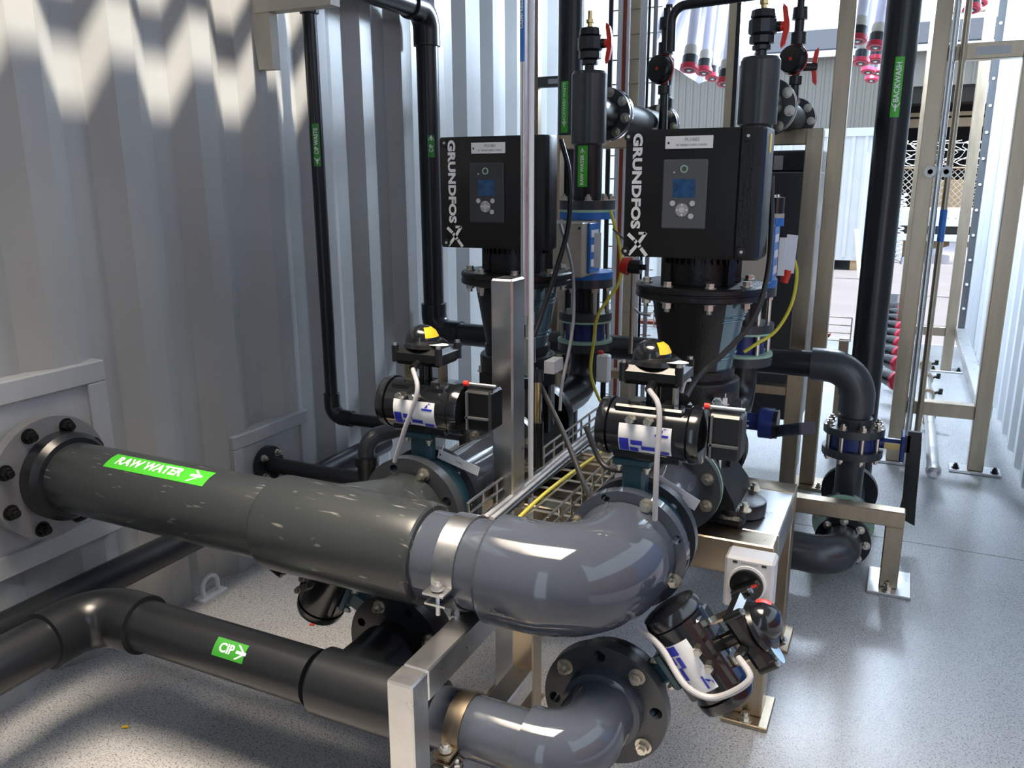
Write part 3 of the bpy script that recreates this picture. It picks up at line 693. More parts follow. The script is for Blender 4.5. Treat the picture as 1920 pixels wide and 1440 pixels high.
# rotary isolator on the front leg
iso = thing('isolator_switch', 'light grey isolator switch box with black rotary knob on skid leg', 'switch', (-.25, S0-.04, .29))
i0 = at(1358, 1040, Y=S0-.065); i1 = at(1448, 1125, Y=S0-.065)
ix0, ix1, iz1 = i0.x+.002, i1.x, i0.z-.0
iz0 = iz1-.125
MB().span((ix0, S0-.065, iz0), (ix1, S0-.003, iz1), .006).build('enclosure', M['isol'], iso)
kc = V(((ix0+ix1)/2-.002, S0-.065, iz1-.058))
MB().cyl(kc, kc-V((0, .004, 0)), .041, n=40).build('bezel', M['white'], iso)
MB().cyl(kc-V((0, .004, 0)), kc-V((0, .016, 0)), .036, n=40, bev=.002).build('knob_base', M['blackpl'], iso)
kr = Matrix.Rotation(math.radians(-35), 3, 'Y')
MB().box(kc-V((0, .024, 0)), (.066, .020, .016), kr, .003).build('knob_grip', M['blackpl'], iso)
MB().box(kc-V((0, .0345, 0))+kr @ V((.024, 0, 0)), (.014, .001, .006), kr).build('knob_mark', M['red'], iso)
text('0   ABB   I', .010, (kc.x, S0-.0655, iz1-.010), (1, 0, 0), (0, 0, 1), 'lettering', M['ink'], iso) if False else None
for dx in (-.034, .028):
    MB().span((kc.x+dx, S0-.0658, iz1-.014), (kc.x+dx+.010, S0-.065, iz1-.009)).build('print_mark', M['dark'], iso, smooth=False)
MB().span((kc.x-.016, S0-.0657, iz1-.014), (kc.x+.02, S0-.065, iz1-.010)).build('print_mark', M['ink'], iso, smooth=False)
# low side frame to the right of the skid
sd = thing('side_frame', 'low stainless frame bolted to the floor right of the skid', 'frame', (0, 2.62, 0))
zt = .262
MB().span((-.30, 2.60, zt-.05), (.085, 2.65, zt), .003).build('beam', M['steel'], sd)
MB().span((.033, 2.60, .01), (.085, 2.65, zt-.05), .003).build('leg', M['steel'], sd)
MB().span((-.30, 2.60, .01), (-.25, 2.65, zt-.05), .003).build('leg', M['steel'], sd)
MB().span((-.0, 2.56, 0), (.125, 2.74, .01), .002).build('foot_plate', M['steelb'], sd)
MB().hexb((.058, 2.585, .01), (0, 0, 1), .012, .012).build('anchor_bolt', M['bolt'], sd)
# ================================================================== discharge columns behind the pumps
YD = 2.57
def dz(y, x): return zat(x, y, YD)
def ball_valve(label, p, s=1., side=1):
    t = thing('ball_valve', label, 'valve', p); p = V(p)
    MB().lathe(p, (0, 0, 1), [(0, 0.0168*s), (.016*s, 0.0168*s), (.018*s, 0.0280*s), (.03*s, 0.0280*s), (.032*s, 0.0196*s), (.036*s, 0.0378*s), (.056*s, 0.0378*s), (.058*s, 0.0336*s), (.064*s, 0.0420*s), (.10*s, 0.0420*s), (.106*s, 0.0336*s), (.108*s, 0.0378*s), (.128*s, 0.0350*s), (.132*s, 0.0210*s)], 10).build('body', M['pvcd'], t)
    MB().cyl(p+V((0, -.02*s, .082*s)), p+V((0, -.036*s, .082*s)), .014*s, n=16).build('boss', M['pvcd'], t)
    MB().cyl(p+V((.02*s, 0, .08*s)), p+V((.052*s, 0, .08*s)), .015*s, n=16).build('stem', M['blackpl'], t)
    hpoly = [(-.062, .004), (-.05, -.008), (-.012, -.016), (.012, -.016), (.05, -.008), (.062, .004), (.05, .006), (.012, .0), (-.012, .0), (-.05, .006)]
    MB().prism([(x*s, -y*s) for x, y in hpoly], p+V((.060*s, -.008*s, .08*s)), (0, 0, 1), (1, 0, 0), (0, .016*s, 0)).cyl(p+V((.048*s, 0, .08*s)), p+V((.064*s, 0, .08*s)), .014*s, n=16).build('handle', M['red'], t)
    MB().lathe(p+V((0, 0, .132*s)), (0, 0, 1), [(0, .010*s), (.012*s, .010*s), (.013*s, .014*s), (.024*s, .014*s), (.025*s, .009*s), (.05*s, .009*s)], 6).build('hex_nipple', M['brass'], t)
    return t
def column(label, x, pxr, top, capb, lbl, low):
    """vertical PVC riser with cap, sticker and flange stack"""
    t = thing('riser_column', label, 'pipe column', (x, YD, .45)); O = lambda z, dx=0, dy=0: V((x+dx, YD+dy, z))
    zc1, zc0 = dz(top, pxr), dz(capb, pxr)
    MB().cyl(O(1.16), O(zc0+.01), .046, n=32).build('pipe', M['pvcd'], t)
    MB().lathe(O(zc0), (0, 0, 1), [(0, .050), (.004, .056), (zc1-zc0-.01, .056), (zc1-zc0, .050), (zc1-zc0+.004, .018)], 36).build('cap', M['pvc'], t)
    # stack downwards
    z = 1.155
    fs = MB().plate(O(z), (0, 0, 1), .092, .028, .047).build('flange', M['pvc'], t)
    for a in range(0, 360, 45):
        q = math.radians(a+22); MB().hexb(O(z+.028, math.cos(q)*.076, math.sin(q)*.076), (0, 0, 1), .010, .010).build('bolt', M['bolt'], fs)
    MB().cyl(O(z-.008), O(z), .092, n=40).build('gasket', M['gasket'], t)
    MB().cyl(O(z-.030), O(z-.008), .092, n=40).build('meter_flange', M['bluebox'], t)
    MB().cyl(O(z-.20), O(z-.03), .045, n=32).build('meter_tube', M['beige'], t)
    MB().cyl(O(z-.222), O(z-.20), .09, n=40).build('meter_flange', M['bluebox'], t)
    MB().cyl(O(z-.25), O(z-.222), .09, n=40).build('flange', M['pvc'], t)
    MB().cyl(O(.70), O(z-.25), .046, n=30).build('pipe', M['pvcd'], t)
    for a in range(0, 360, 60):
        q = math.radians(a+15); MB().cyl(O(.82, math.cos(q)*.072, math.sin(q)*.072), O(z-.25, math.cos(q)*.072, math.sin(q)*.072), .007, n=8).hexb(O(z-.25, math.cos(q)*.072, math.sin(q)*.072), (0, 0, -1), .011, .012).build('stud', M['bolt'], t)
    MB().cyl(O(.795), O(.82), .090, n=40).build('flange', M['pvc'], t)
    MB().cyl(O(.789), O(.795), .091, n=40).build('gasket', M['gasket'], t)
    MB().cyl(O(.728), O(.789), .066, n=32).build('wafer_valve', M['navy'], t)
    for a in range(0, 360, 60):
        q = math.radians(a+15); MB().cyl(O(.728, math.cos(q)*.076, math.sin(q)*.076), O(.789, math.cos(q)*.076, math.sin(q)*.076), .007, n=8).build('stud', M['bolt'], t)
    MB().cyl(O(.720), O(.728), .092, n=40).build('gasket', M['gasket'], t)
    MB().cyl(O(.692), O(.720), .091, n=40).build('flange', M['pvc'], t)
    e = [O(.70), O(.66)]+[V((x, YD-.09, .646))+V((0, math.cos(q)*.09, -math.sin(q)*.09)) for q in [i*PI/2/8 for i in range(9)]]+[V((x, PY2+.22, ZM))]
    MB().tube(e, .05, 28).build('elbow', M['pvcd'], t)
    flange(t, (x, PY2+.165 if x > -.6 else PY1_+.16, ZM), (0, 1, 0), .105, .022, .05, M['pvc'], 8, 8, face=-1, name='pump_flange')
    MB().cyl((x, (PY2 if x > -.6 else PY1_)+.156, ZM), (x, (PY2 if x > -.6 else PY1_)+.160, ZM), .106, n=44).build('gasket_rim', M['chrome'], t)
    # horizontal branch at the top running away from the camera
    zb = dz(205 if x < -.6 else 190, pxr+60)
    MB().cyl(O(zb, 0, .02), O(zb, 0, .20), .050, n=28).build('branch', M['pvcd'], t)
    f = flange(t, O(zb, 0, .16), (0, 1, 0), .084, .022, .05, M['pvc'], 8, 8, rb=.070, off=.2, br=.012, name='branch_flange')
    MB().cyl(O(zb, 0, .184), O(zb, 0, .202), .086, n=40).build('wafer_ring', M['chrome'], t)
    MB().cyl(O(zb, 0, .202), O(zb, 0, .80), .050, n=28).build('branch_pipe', M['pvcm'], t)
    f = flange(t, O(zb, 0, .80), (0, 1, 0), .078, .022, .05, M['pvc'], 8, 8, rb=.064, off=.1, br=.011, name='end_flange')
    MB().cyl(O(zb, 0, .823), O(zb, 0, .842), .080, n=40).build('valve_ring', M['chrome'], t)
    MB().cyl(O(zb, 0, .842), O(zb, 0, .92), .055, n=28).build('end_pipe', M['pvcd'], t)
    if lbl:
        sticker(O((dz(272, 1095)+dz(352, 1092))/2), (0, 0, 1), (-.05, -1, 0), .046, dz(274, 1095)-dz(350, 1092), .034, M['green'], t, 'RAW WATER', .0155, '>', bold=.0006)
    return t, zc1, zb
c1, zt1, zb1 = column('left black riser column with green RAW WATER sticker behind the left pump', -.945, 1108, 134, 272, True, True)
c2, zt2, zb2 = column('right black riser column with plain capped top behind the right pump', -.425, 1420, 108, 236, False, True)
ball_valve('small black valve with red handle on top of the left riser column', (-.945, YD, zt1+.003), .95)
ball_valve('small black valve with red handle on top of the right riser column', (-.425, YD, zt2+.003), .95)
# transmitter boxes on the two flow meters
def transmitter(x, label, w):
    t = thing('flow_transmitter', label, 'flow meter', (x, YD-.1, .95))
    MB().span((x-w*.72, YD-.20, .955), (x+w*.40, YD-.065, 1.122), .004).build('housing', M['beige'], t)
    MB().span((x+w*.40, YD-.16, .965), (x+w*.47, YD-.07, 1.118), .002).build('blue_cover', M['bluebox'], t)
    for z in (.985, 1.03, 1.075): MB().span((x+w*.47, YD-.155, z), (x+w*.485, YD-.09, z+.022)).build('print_block', M['tag'], t, smooth=False)
    MB().cyl((x+w*.33, YD-.20, 1.105), (x+w*.33, YD-.203, 1.105), .004, n=12).build('screw', M['dark'], t)
    MB().span((x+w*.05, YD-.2015, .962), (x+w*.15, YD-.200, .985)).build('socket', M['white'], t, smooth=False)
    MB().span((x+w*.58, YD-.17, .985), (x+w*.72, YD-.165, 1.09)).build('white_tag', M['tag'], t, smooth=False)
    return t
transmitter(-.945, 'beige flow transmitter box on the left riser beside the left drive box', .15)
transmitter(-.425+.035, 'beige flow transmitter box on the right riser half hidden by the right drive box', .13)
# two more small valves with black round gauges further back
def gauge_valve(label, px, py, Y, s, red, ztop):
    q = at(px, py, Y=Y); t = thing('pressure_valve', label, 'valve', q-V((0, 0, .10*s)))
    MB().lathe(q-V((0, 0, .10*s)), (0, 0, 1), [(-.10*s, .016*s), (.02*s, .014*s), (.022*s, .022*s), (.05*s, .022*s), (.052*s, .014*s), (.075*s, .014*s), (.08*s, .024*s), (.12*s, .024*s), (.125*s, .015*s), (.15*s, .015*s), (.152*s, .026*s), (.19*s, .026*s), (.192*s, .016*s), (.23*s, .016*s), (.232*s, .026*s), (.27*s, .024*s), (.272*s, .012*s), (max(.30*s, ztop-q.z+.1*s), .012*s)], 14).build('stem_body', M['pvcd'], t)
    d = V((-.35, -1, .05)).normalized()
    MB().lathe(q, d, [(0, .02*s), (.018*s, .048*s), (.022*s, .05*s)], 28).build('rim', M['tag'], t)
    MB().lathe(q+d*.020*s, d, [(0, .050*s), (.006*s, .050*s)], 28).build('red_band', M['red'], t)
    MB().lathe(q+d*.026*s, d, [(0, .049*s), (.02*s, .045*s), (.024*s, .038*s), (.022*s, .02*s)], 28).build('knob', M['blackpl'], t)
    MB().cyl(q+d*.046*s, q+d*.050*s, .006*s, n=10).build('dot', M['red'], t)
    if red:
        h = q+V((.062*s, .02, -.02*s))
        MB().prism([(-.062*s, -.004*s), (-.05*s, .008*s), (0, .016*s), (.05*s, .008*s), (.062*s, -.004*s), (.05*s, -.006*s), (0, 0), (-.05*s, -.006*s)], h, (0, 0, 1), (-1, 0, 0), (0, .016*s, 0)).build('handle', M['red'], t)
        MB().cyl(q+V((.02*s, .008*s, -.02*s)), h+V((0, .008*s, 0)), .014*s, n=12).build('handle_stem', M['blackpl'], t)
    return t
gauge_valve('black valve with round black knob and red rim behind the left riser', 1247, 132, 3.20, 1.08, False, 0)
gauge_valve('black valve with round knob and red handle behind the right riser', 1494, 114, 3.15, 1.0, True, 2.0)
tg = at(1250, 150, Y=3.40)
tag(MB().lathe(V((tg.x, tg.y, zb1+.05)), (0, 0, 1), [(0, .03), (.05, .03), (.06, .018), (.10, .02), (.16, .028), (.2, .028), (.21, .016), (.28, .016), (.29, .028), (.33, .028), (.34, .014), (.40, .014)], 14).build('check_valve', M['pvcd']), 'slim black check valve standing just right of the round knob valve', 'valve')
bp_ = at(1170, 10, Y=3.0)
# black pipe crossing at the top
y3 = 3.05; a = at(1256, 130, Y=y3); b = at(1256, 12, Y=y3); c = at(1442, 4, Y=y3)
tag(MB().tube([V((a.x, y3, a.z+.06)), V((a.x, y3, b.z-.05))]+[V((a.x+.05, y3, b.z-.05))+V((-math.cos(t)*.05, 0, math.sin(t)*.05)) for t in [i*PI/2/8 for i in range(9)]]+[V((c.x, y3, b.z+.012))], .016, 16).build('cross_pipe', M['pvcd']), 'thin black pipe crossing the top from above the knob valve', 'pipe')
# ================================================================== header pipe with lever valve
XH, YH, ZH = -1.78, 2.985, .618
hp = thing('header_pipe', 'black header pipe from the wall down and across behind the pumps to right elbow', 'pipe', (-.9, YH, .3))
zt_ = zat(808, 72, YH)
MB().cyl((XH, YH, ZH+.06), (XH, YH, zt_), .044, n=28).build('drop_pipe', M['pvcd'], hp)
rr = .075
e = [V((XH, YH, zt_-.03)), V((XH, YH, zt_-.028)), V((XH, YH, zt_+.03))]+[V((XH, YH-rr, zt_+.03))+V((0, math.cos(q)*rr, math.sin(q)*rr)) for q in [i*PI/2/10 for i in range(11)]]+[V((XH, YH-rr-.05, zt_+.03+rr)), V((XH, YH-rr-.052, zt_+.03+rr))]
MB().tube(e, [.044, .053]+[.053]*(len(e)-4)+[.053, .044], 28).build('top_elbow', M['pvcd'], hp)
zq = zt_+.03+rr
MB().tube([V((XH, YH-rr-.04, zq)), V((XH, YH-.50, zq))]+[V((XH, YH-.50, zq+rr))+V((0, -math.sin(q)*rr, -math.cos(q)*rr)) for q in [i*PI/2/8 for i in range(9)]]+[V((XH, YH-.50-rr, ZC-.004))], .044, 28).build('top_pipe', M['pvcd'], hp)
e = [V((XH, YH, ZH+rr+.05)), V((XH, YH, ZH+rr+.048)), V((XH, YH, ZH+rr))]+[V((XH+rr, YH, ZH+rr))+V((-math.cos(q)*rr, 0, -math.sin(q)*rr)) for q in [i*PI/2/10 for i in range(11)]]+[V((XH+rr+.055, YH, ZH)), V((XH+rr+.057, YH, ZH))]
MB().tube(e, [.044, .054]+[.054]*(len(e)-4)+[.054, .044], 28).build('lower_elbow', M['pvcd'], hp)
XR_ = -.095; R4 = .047; rr2 = .105
MB().cyl((XH+.1, YH, ZH), (XR_-.15, YH, ZH), R4, n=30).build('cross_pipe', M['pvcd'], hp)
e = [V((XR_-rr2-.055, YH, ZH)), V((XR_-rr2-.053, YH, ZH)), V((XR_-rr2-.01, YH, ZH))]+[V((XR_-rr2, YH, ZH-rr2))+V((math.sin(q)*rr2, 0, math.cos(q)*rr2)) for q in [i*PI/2/14 for i in range(15)]]+[V((XR_, YH, ZH-rr2-.05)), V((XR_, YH, ZH-rr2-.052))]
MB().tube(e, [R4, .058]+[.058]*(len(e)-4)+[.058, R4], 36).build('right_elbow', M['pvc'], hp)
zf = .415
MB().cyl((XR_, YH, zf), (XR_, YH, ZH-rr2-.04), R4+.002, n=32).build('riser', M['pvc'], hp)
MB().lathe((XR_, YH, zf), (0, 0, 1), [(0, .055), (.03, .058), (.034, .05)], 32).build('collar', M['pvc'], hp)
f = flange(hp, (XR_, YH, zf), (0, 0, -1), .100, .026, .047, M['pvc'], 8, 8, rb=.083, off=PI/8, br=.012, name='upper_flange', bm=M['bolt'])
f = flange(hp, (XR_, YH, zf-.078), (0, 0, -1), .100, .026, .047, M['pvc'], 8, 0, name='lower_flange')
MB().cyl((XR_, YH, .13), (XR_, YH, zf-.08), R4, n=32).build('lower_riser', M['pvc'], hp)
# foot tee with two flanges
MB().cyl((XR_, YH-.14, .115), (XR_, YH+.14, .115), .056, n=32).build('foot_tee', M['pvc'], hp)
for y, s in ((YH-.165, 1), (YH+.14, -1)):
    flange(hp, (XR_, y, .115), (0, 1, 0), .098, .025, .05, M['pvcd'], 8, 8, rb=.08, off=.2, br=.012, face=s, name='foot_flange')
    MB().cyl((XR_, y-.006 if s > 0 else y+.025, .115), (XR_, y if s > 0 else y+.031, .115), .099, n=40).build('gasket', M['gasket'], hp)
lv = thing('lever_valve', 'navy wafer valve with long black lever on the right riser', 'valve', (XR_, YH, zf-.078))
MB().cyl((XR_, YH, zf-.077), (XR_, YH, zf-.027), .078, n=40).build('body', M['navy'], lv)
for i in range(8):
    q = 2*PI*i/8+PI/8; MB().cyl((XR_+math.cos(q)*.085, YH+math.sin(q)*.085, zf-.104), (XR_+math.cos(q)*.085, YH+math.sin(q)*.085, zf-.026), .007, n=8).hexb((XR_+math.cos(q)*.085, YH+math.sin(q)*.085, zf-.104), (0, 0, -1), .011, .010).build('stud', M['bolt'], lv)
MB().cyl((XR_+.07, YH, zf-.052), (XR_+.15, YH, zf-.052), .020, n=18).build('neck', M['navy'], lv)
MB().span((XR_+.10, YH-.024, zf-.066), (XR_+.15, YH-.021, zf-.044)).build('rating_plate', M['brass'], lv, smooth=False)
MB().span((XR_+.15, YH-.05, zf-.10), (XR_+.165, YH+.05, zf-.01), .004).build('notch_plate', M['navy'], lv)
lvp = [(-.020, .05), (.022, .05), (.026, -.02), (.030, -.20), (.034, -.285), (-.022, -.26), (-.014, -.19), (-.018, -.06)]
MB().prism([(x, z) for x, z in lvp], (XR_+.19, YH-.01, zf-.05), (1, 0, 0), (0, 0, 1), (0, .02, 0)).build('lever', M['blackpl'], lv)
MB().span((XR_+.165, YH-.01, zf-.075), (XR_+.18, YH+.012, zf-.015)).build('lever_hub', M['blackpl'], lv)
# bracket clip
# second lever valve, grey lever, left of the right elbow
p2 = at(1412, 790, Y=2.45)
lv2 = thing('lever_valve', 'navy valve with grey lever pointing right beside the right pump', 'valve', p2)
MB().cyl(p2+V((-.10, 0, 0)), p2+V((-.06, 0, 0)), .06, n=32).build('flange', M['pvc'], lv2)
MB().cyl(p2+V((-.06, 0, 0)), p2+V((.02, 0, 0)), .026, n=18).build('neck', M['navy'], lv2)
MB().cyl(p2+V((.02, 0, 0)), p2+V((.06, 0, 0)), .046, n=24).build('body', M['navy'], lv2)
MB().cyl(p2+V((.06, 0, 0)), p2+V((.072, 0, 0)), .044, n=24).build('notch_plate', M['blackpl'], lv2)
MB().bar(p2+V((.07, .02, -.028)), p2+V((.165, -.10, .028)), .05, .034, bev=.004).build('lever', M['pvcl'], lv2)
MB().span(p2+V((-.035, -.025, -.012)), p2+V((-.008, -.023, .008))).build('rating_plate', M['tag'], lv2, smooth=False)
# low pipe with elbow coming from under the skid
YL, ZL = 2.52, .105
lo = thing('low_elbow_pipe', 'black pipe with elbow low on the floor right of the skid', 'pipe', (-.2, YL, 0))
a = at(1480, 1030, Y=YL); ZL = max(a.z, .075); xe = at(1575, 1030, Y=YL).x; r5 = .08
MB().cyl((-.75, YL, ZL), (xe-r5-.05, YL, ZL), .050, n=30).build('pipe', M['pvcd'], lo)
e = [V((xe-r5-.075, YL, ZL)), V((xe-r5-.073, YL, ZL)), V((xe-r5, YL, ZL))]+[V((xe-r5, YL+r5, ZL))+V((math.sin(q)*r5, -math.cos(q)*r5, 0)) for q in [i*PI/2/12 for i in range(13)]]+[V((xe, YL+r5+.04, ZL)), V((xe, YL+r5+.042, ZL))]
MB().tube(e, [.05, .060]+[.060]*(len(e)-4)+[.060, .05], 32).build('elbow', M['pvc'], lo)
MB().cyl((xe, YL+r5+.04, ZL), (xe, YL+r5+.12, ZL), .05, n=30).build('stub', M['pvc'], lo)
for i in range(1): flange(lo, (xe, YL+r5+.05, ZL), (0, 1, 0), .085, .02, .05, M['pvcd'], 8, 8, rb=.07, br=.010, name='flange')
# ================================================================== left wall small pipes
Xw = -1.79; a = at(622, 740, X=Xw); yw, zw = a.y, at(650, 779, X=Xw+.04).z
cw = thing('cip_waste_pipe', 'slim black CIP waste pipe down the left wall with bottom elbow', 'pipe', (Xw, yw, zw))
ztop = zat(580, 30, yw)
MB().cyl((Xw, yw, zw+.05), (Xw, yw, ztop+.35), .0225, n=22).build('drop_pipe', M['pvcd'], cw)
MB().lathe((Xw, yw, ztop+.005), (0, 0, 1), [(0, .024), (.002, .030), (.02, .030), (.022, .024)], 22).build('collar', M['pvcd'], cw)
e = [V((Xw, yw, zw+.085)), V((Xw, yw, zw+.084)), V((Xw, yw, zw+.045))]+[V((Xw+.045, yw, zw+.045))+V((-math.cos(q)*.045, 0, -math.sin(q)*.045)) for q in [i*PI/2/9 for i in range(10)]]+[V((Xw+.084, yw, zw)), V((Xw+.085, yw, zw))]
MB().tube(e, [.0225, .029]+[.029]*(len(e)-4)+[.029, .0225], 22).build('elbow', M['pvcd'], cw)
MB().cyl((Xw+.08, yw, zw), (Xw+.62, yw, zw), .0225, n=22).build('cross_pipe', M['pvcd'], cw)
za, zb2 = zat(601, 232, yw), zat(603, 312, yw)
sticker((Xw, yw, (za+zb2)/2), (0, 0, 1), (.55, -.85, 0), .0225, za-zb2, .024, M['greend'], cw, 'CIP WASTE', .0165, '<', bold=.0003, at_end=-1)
sticker((XH, YH, (zat(815, 258, YH)+zat(816, 292, YH))/2), (0, 0, 1), (.62, -.78, 0), .044, .085, .028, M['greend'], hp, 'CIP', .020, '>', bold=.0003)
# small flanged pipe on the smaller wall plate
yp, zp = 1.994, .331
sp_ = thing('small_flanged_pipe', 'short black pipe from small wall flange with bend rising behind the tee', 'pipe', (-1.5, yp, zp))
flange(sp_, (XL+.012, yp, zp), (1, 0, 0), .062, .018, .026, M['pvcd'], 4, 4, rb=.046, off=PI/4, br=.009, face=-1, name='wall_flange', bm=M['bolt'])
MB().cyl((XL+.03, yp, zp), (-1.30, yp, zp), .026, n=24).build('pipe', M['pvcd'], sp_)
MB().lathe((-1.53, yp, zp), XA, [(0, .026), (.003, .032), (.25, .032), (.253, .026)], 24).build('tee', M['pvcd'], sp_)
xr = at(688, 870, Y=yp).x; z_b = zat(688, 828, yp)
MB().lathe((xr, yp, zp), (0, 0, 1), [(0, .03), (.055, .03), (.057, .036), (.085, .036), (.087, .027)], 24).build('union_nut', M['pvcd'], sp_)
dn = V((.42, .9, .05)).normalized()
e = [V((xr, yp, zp+.08)), V((xr, yp, z_b-.035))]+[V((xr, yp, z_b-.035))+dn*(.045*(1-math.cos(q)))+V((0, 0, .045*math.sin(q))) for q in [i*PI/2/8 for i in range(1, 9)]]+[V((xr, yp, z_b+.012))+dn*.35]
MB().tube(e, .026, 22).build('bend', M['pvc'], sp_)
# backwash waste pipe behind, left of the riser
Yb = 3.34; q = at(1070, 120, Y=Yb)
bw = thing('backwash_waste_pipe', 'tall black backwash waste pipe beside the left riser column', 'pipe', (q.x, Yb, 0))
MB().cyl((q.x, Yb, .0), (q.x, Yb, ZC), .052, n=28).build('pipe', M['pvcd'], bw)
za, zb2 = zat(1064, 155, Yb), zat(1066, 250, Yb)
sticker((q.x, Yb, (za+zb2)/2), (0, 0, 1), (-.10, -1, 0), .052, za-zb2, .032, M['green'], bw, 'BACKWASH WASTE', .0175, '<', bold=.0003, at_end=-.9)
Yk = 3.30; q0 = at(1692, 20, Y=Yk); q1 = at(1630, 640, Y=Yk)
bk_ = thing('backwash_pipe', 'tall thick black backwash pipe in the bright opening at right', 'pipe', ((q0.x+q1.x)/2, Yk, 0))
xk = at(1662, 330, Y=Yk).x
MB().cyl((xk, Yk, .0), (xk, Yk, ZC), .056, n=32).build('pipe', M['pvcd'], bk_)
za, zb2 = zat(1684, 110, Yk), zat(1672, 222, Yk)
sticker((xk, Yk, (za+zb2)/2), (0, 0, 1), (.12, -1, 0), .056, za-zb2, .030, M['green'], bk_, 'BACKWASH', .024, '<', bold=.0006, at_end=-.9)
# ================================================================== rear frames
Yf = 3.2
pf = thing('portal_frame', 'tall stainless portal frame standing right behind the right pump', 'frame', (-.7, Yf, 0))
xf = -.307; zt3 = at(1540, 240, Y=Yf).z
xa = at(1496, 450, Y=Yf).x; xb = at(1527, 450, Y=Yf).x
W = xb-xa
MB().span((xb-W, Yf, .012), (xb, Yf+W, zt3), .003).build('leg', M['steel'], pf)
MB().span((-1.30, Yf, zt3-W*.95), (xb-W, Yf+W, zt3), .003).build('top_beam', M['steel'], pf)
MB().span((-1.36, Yf, .012), (-1.30, Yf+W, zt3), .003).build('leg', M['steel'], pf)
zr = zat(1430, 722, Yf)
MB().span((-1.30, Yf, zr-W*.6), (xb-W, Yf+W, zr), .003).build('lower_beam', M['steel'], pf)
MB().span((xb-W-.03, Yf-.03, 0), (xb+.03, Yf+W+.03, .012)).build('foot_plate', M['steel'], pf)
Yg = 3.43
q = at(1528, 800, Y=Yg); q0 = at(1588, 20, Y=Yg)
tp = thing('tall_post', 'tall stainless post rising past the portal frame corner', 'post', (q.x, Yg, 0))
w2 = .058; xq = at(1562, 330, Y=Yg).x
MB().span((xq-w2/2, Yg, .012), (xq+w2/2, Yg+w2, ZC-.002), .003).build('post', M['steel'], tp)
MB().span((xq-.07, Yg-.04, 0), (xq+.07, Yg+.1, .012)).build('foot_plate', M['steel'], tp)
for s in (-1, 1): MB().hexb((xq+s*.05, Yg-.015, .012), (0, 0, 1), .011, .01).build('anchor_bolt', M['bolt'], tp)
# dark equipment cabinet inside the portal
c0 = at(1440, 282, Y=3.52); c1_ = at(1507, 700, Y=3.52)
dc = thing('dark_cabinet', 'dark grey equipment cabinet framed by the portal frame', 'cabinet', (c0.x, 3.6, 0))
zs = zat(1470, 322, 3.52)
MB().span((c0.x-.25, 3.52, .25), (c1_.x, 3.80, zs), .006).build('cabinet', M['pvc'], dc)
MB().span((c0.x-.25, 3.56, zs), (c1_.x, 3.80, c0.z), .006).build('upper_section', M['pvcd'], dc)
MB().span((c1_.x-.03, 3.512, .3), (c1_.x-.022, 3.52, zs-.02)).build('door_edge', M['pvcl'], dc, smooth=False)
l0 = at(1452, 292, Y=3.555); MB().span((l0.x, 3.552, l0.z-.055), (l0.x+.035, 3.56, l0.z)).build('small_label', M['ink'], dc, smooth=False)
for sx in (c0.x-.22, c1_.x-.03): MB().span((sx-.02, 3.6, 0), (sx+.02, 3.75, .25)).build('leg', M['pvcd'], dc)
# sensor with tags right of the right pump
ps = at(1452, 420, Y=2.5)
sn = thing('sensor_fitting', 'small blue and white sensor fitting with white tags and red tip', 'sensor', ps)
MB().cyl(ps+V((0, 0, .03)), ps+V((0, 0, .075)), .024, n=20).build('black_cap', M['pvcd'], sn)
MB().cyl(ps+V((0, 0, .018)), ps+V((0, 0, .03)), .026, n=20).build('beige_band', M['beige'], sn)
MB().cyl(ps+V((0, 0, -.005)), ps+V((0, 0, .018)), .026, n=20).build('blue_band', M['bluebox'], sn)
MB().span(ps+V((-.018, -.01, -.13)), ps+V((.012, .012, -.005)), .004).build('body', M['isol'], sn)
MB().span(ps+V((-.004, -.012, -.075)), ps+V((.010, -.010, -.02))).build('blue_label', M['bluep'], sn, smooth=False)
MB().prism([(-.014, -.075), (.016, -.078), (.02, .03), (-.01, .033)], ps+V((.05, -.02, -.06)), (1, 0, 0), (0, 0, 1), (0, .002, 0)).build('white_tag', M['tag'], sn, smooth=False)
MB().cyl(ps+V((.04, -.01, -.165)), ps+V((.048, -.012, -.128)), .011, .014, n=14).build('red_tip', M['red'], sn)
# mesh guard tray at the back (stainless basket)
q0, q1 = at(1415, 585, Y=3.9), at(1594, 640, Y=3.9)
bs = thing('wire_basket_tray', 'thin wire basket tray behind the portal frame', 'cable tray', ((q0.x+q1.x)/2, 3.9, q1.z))
mb = MB()
for i in range(4): mb.cyl((q0.x-.8, 3.9, q1.z+(q0.z-q1.z)*i/3), (q1.x, 3.9, q1.z+(q0.z-q1.z)*i/3), .003, n=6)
for i in range(14): x = q1.x-i*.1; mb.cyl((x, 3.9, q1.z), (x, 3.9, q0.z), .003, n=6); mb.cyl((x, 3.9, q1.z), (x, 4.1, q1.z), .003, n=6)
mb.build('wire_mesh', M['wire'], bs)
MB().span((q0.x-.8, 3.93, q1.z+.006), (q1.x-.09, 4.0, q1.z+.022)).build('orange_cable_run', M['cabler'], bs)
MB().span((q1.x-.05, 3.97, 0), (q1.x-.01, 4.03, q1.z-.004)).build('leg', M['steel'], bs)
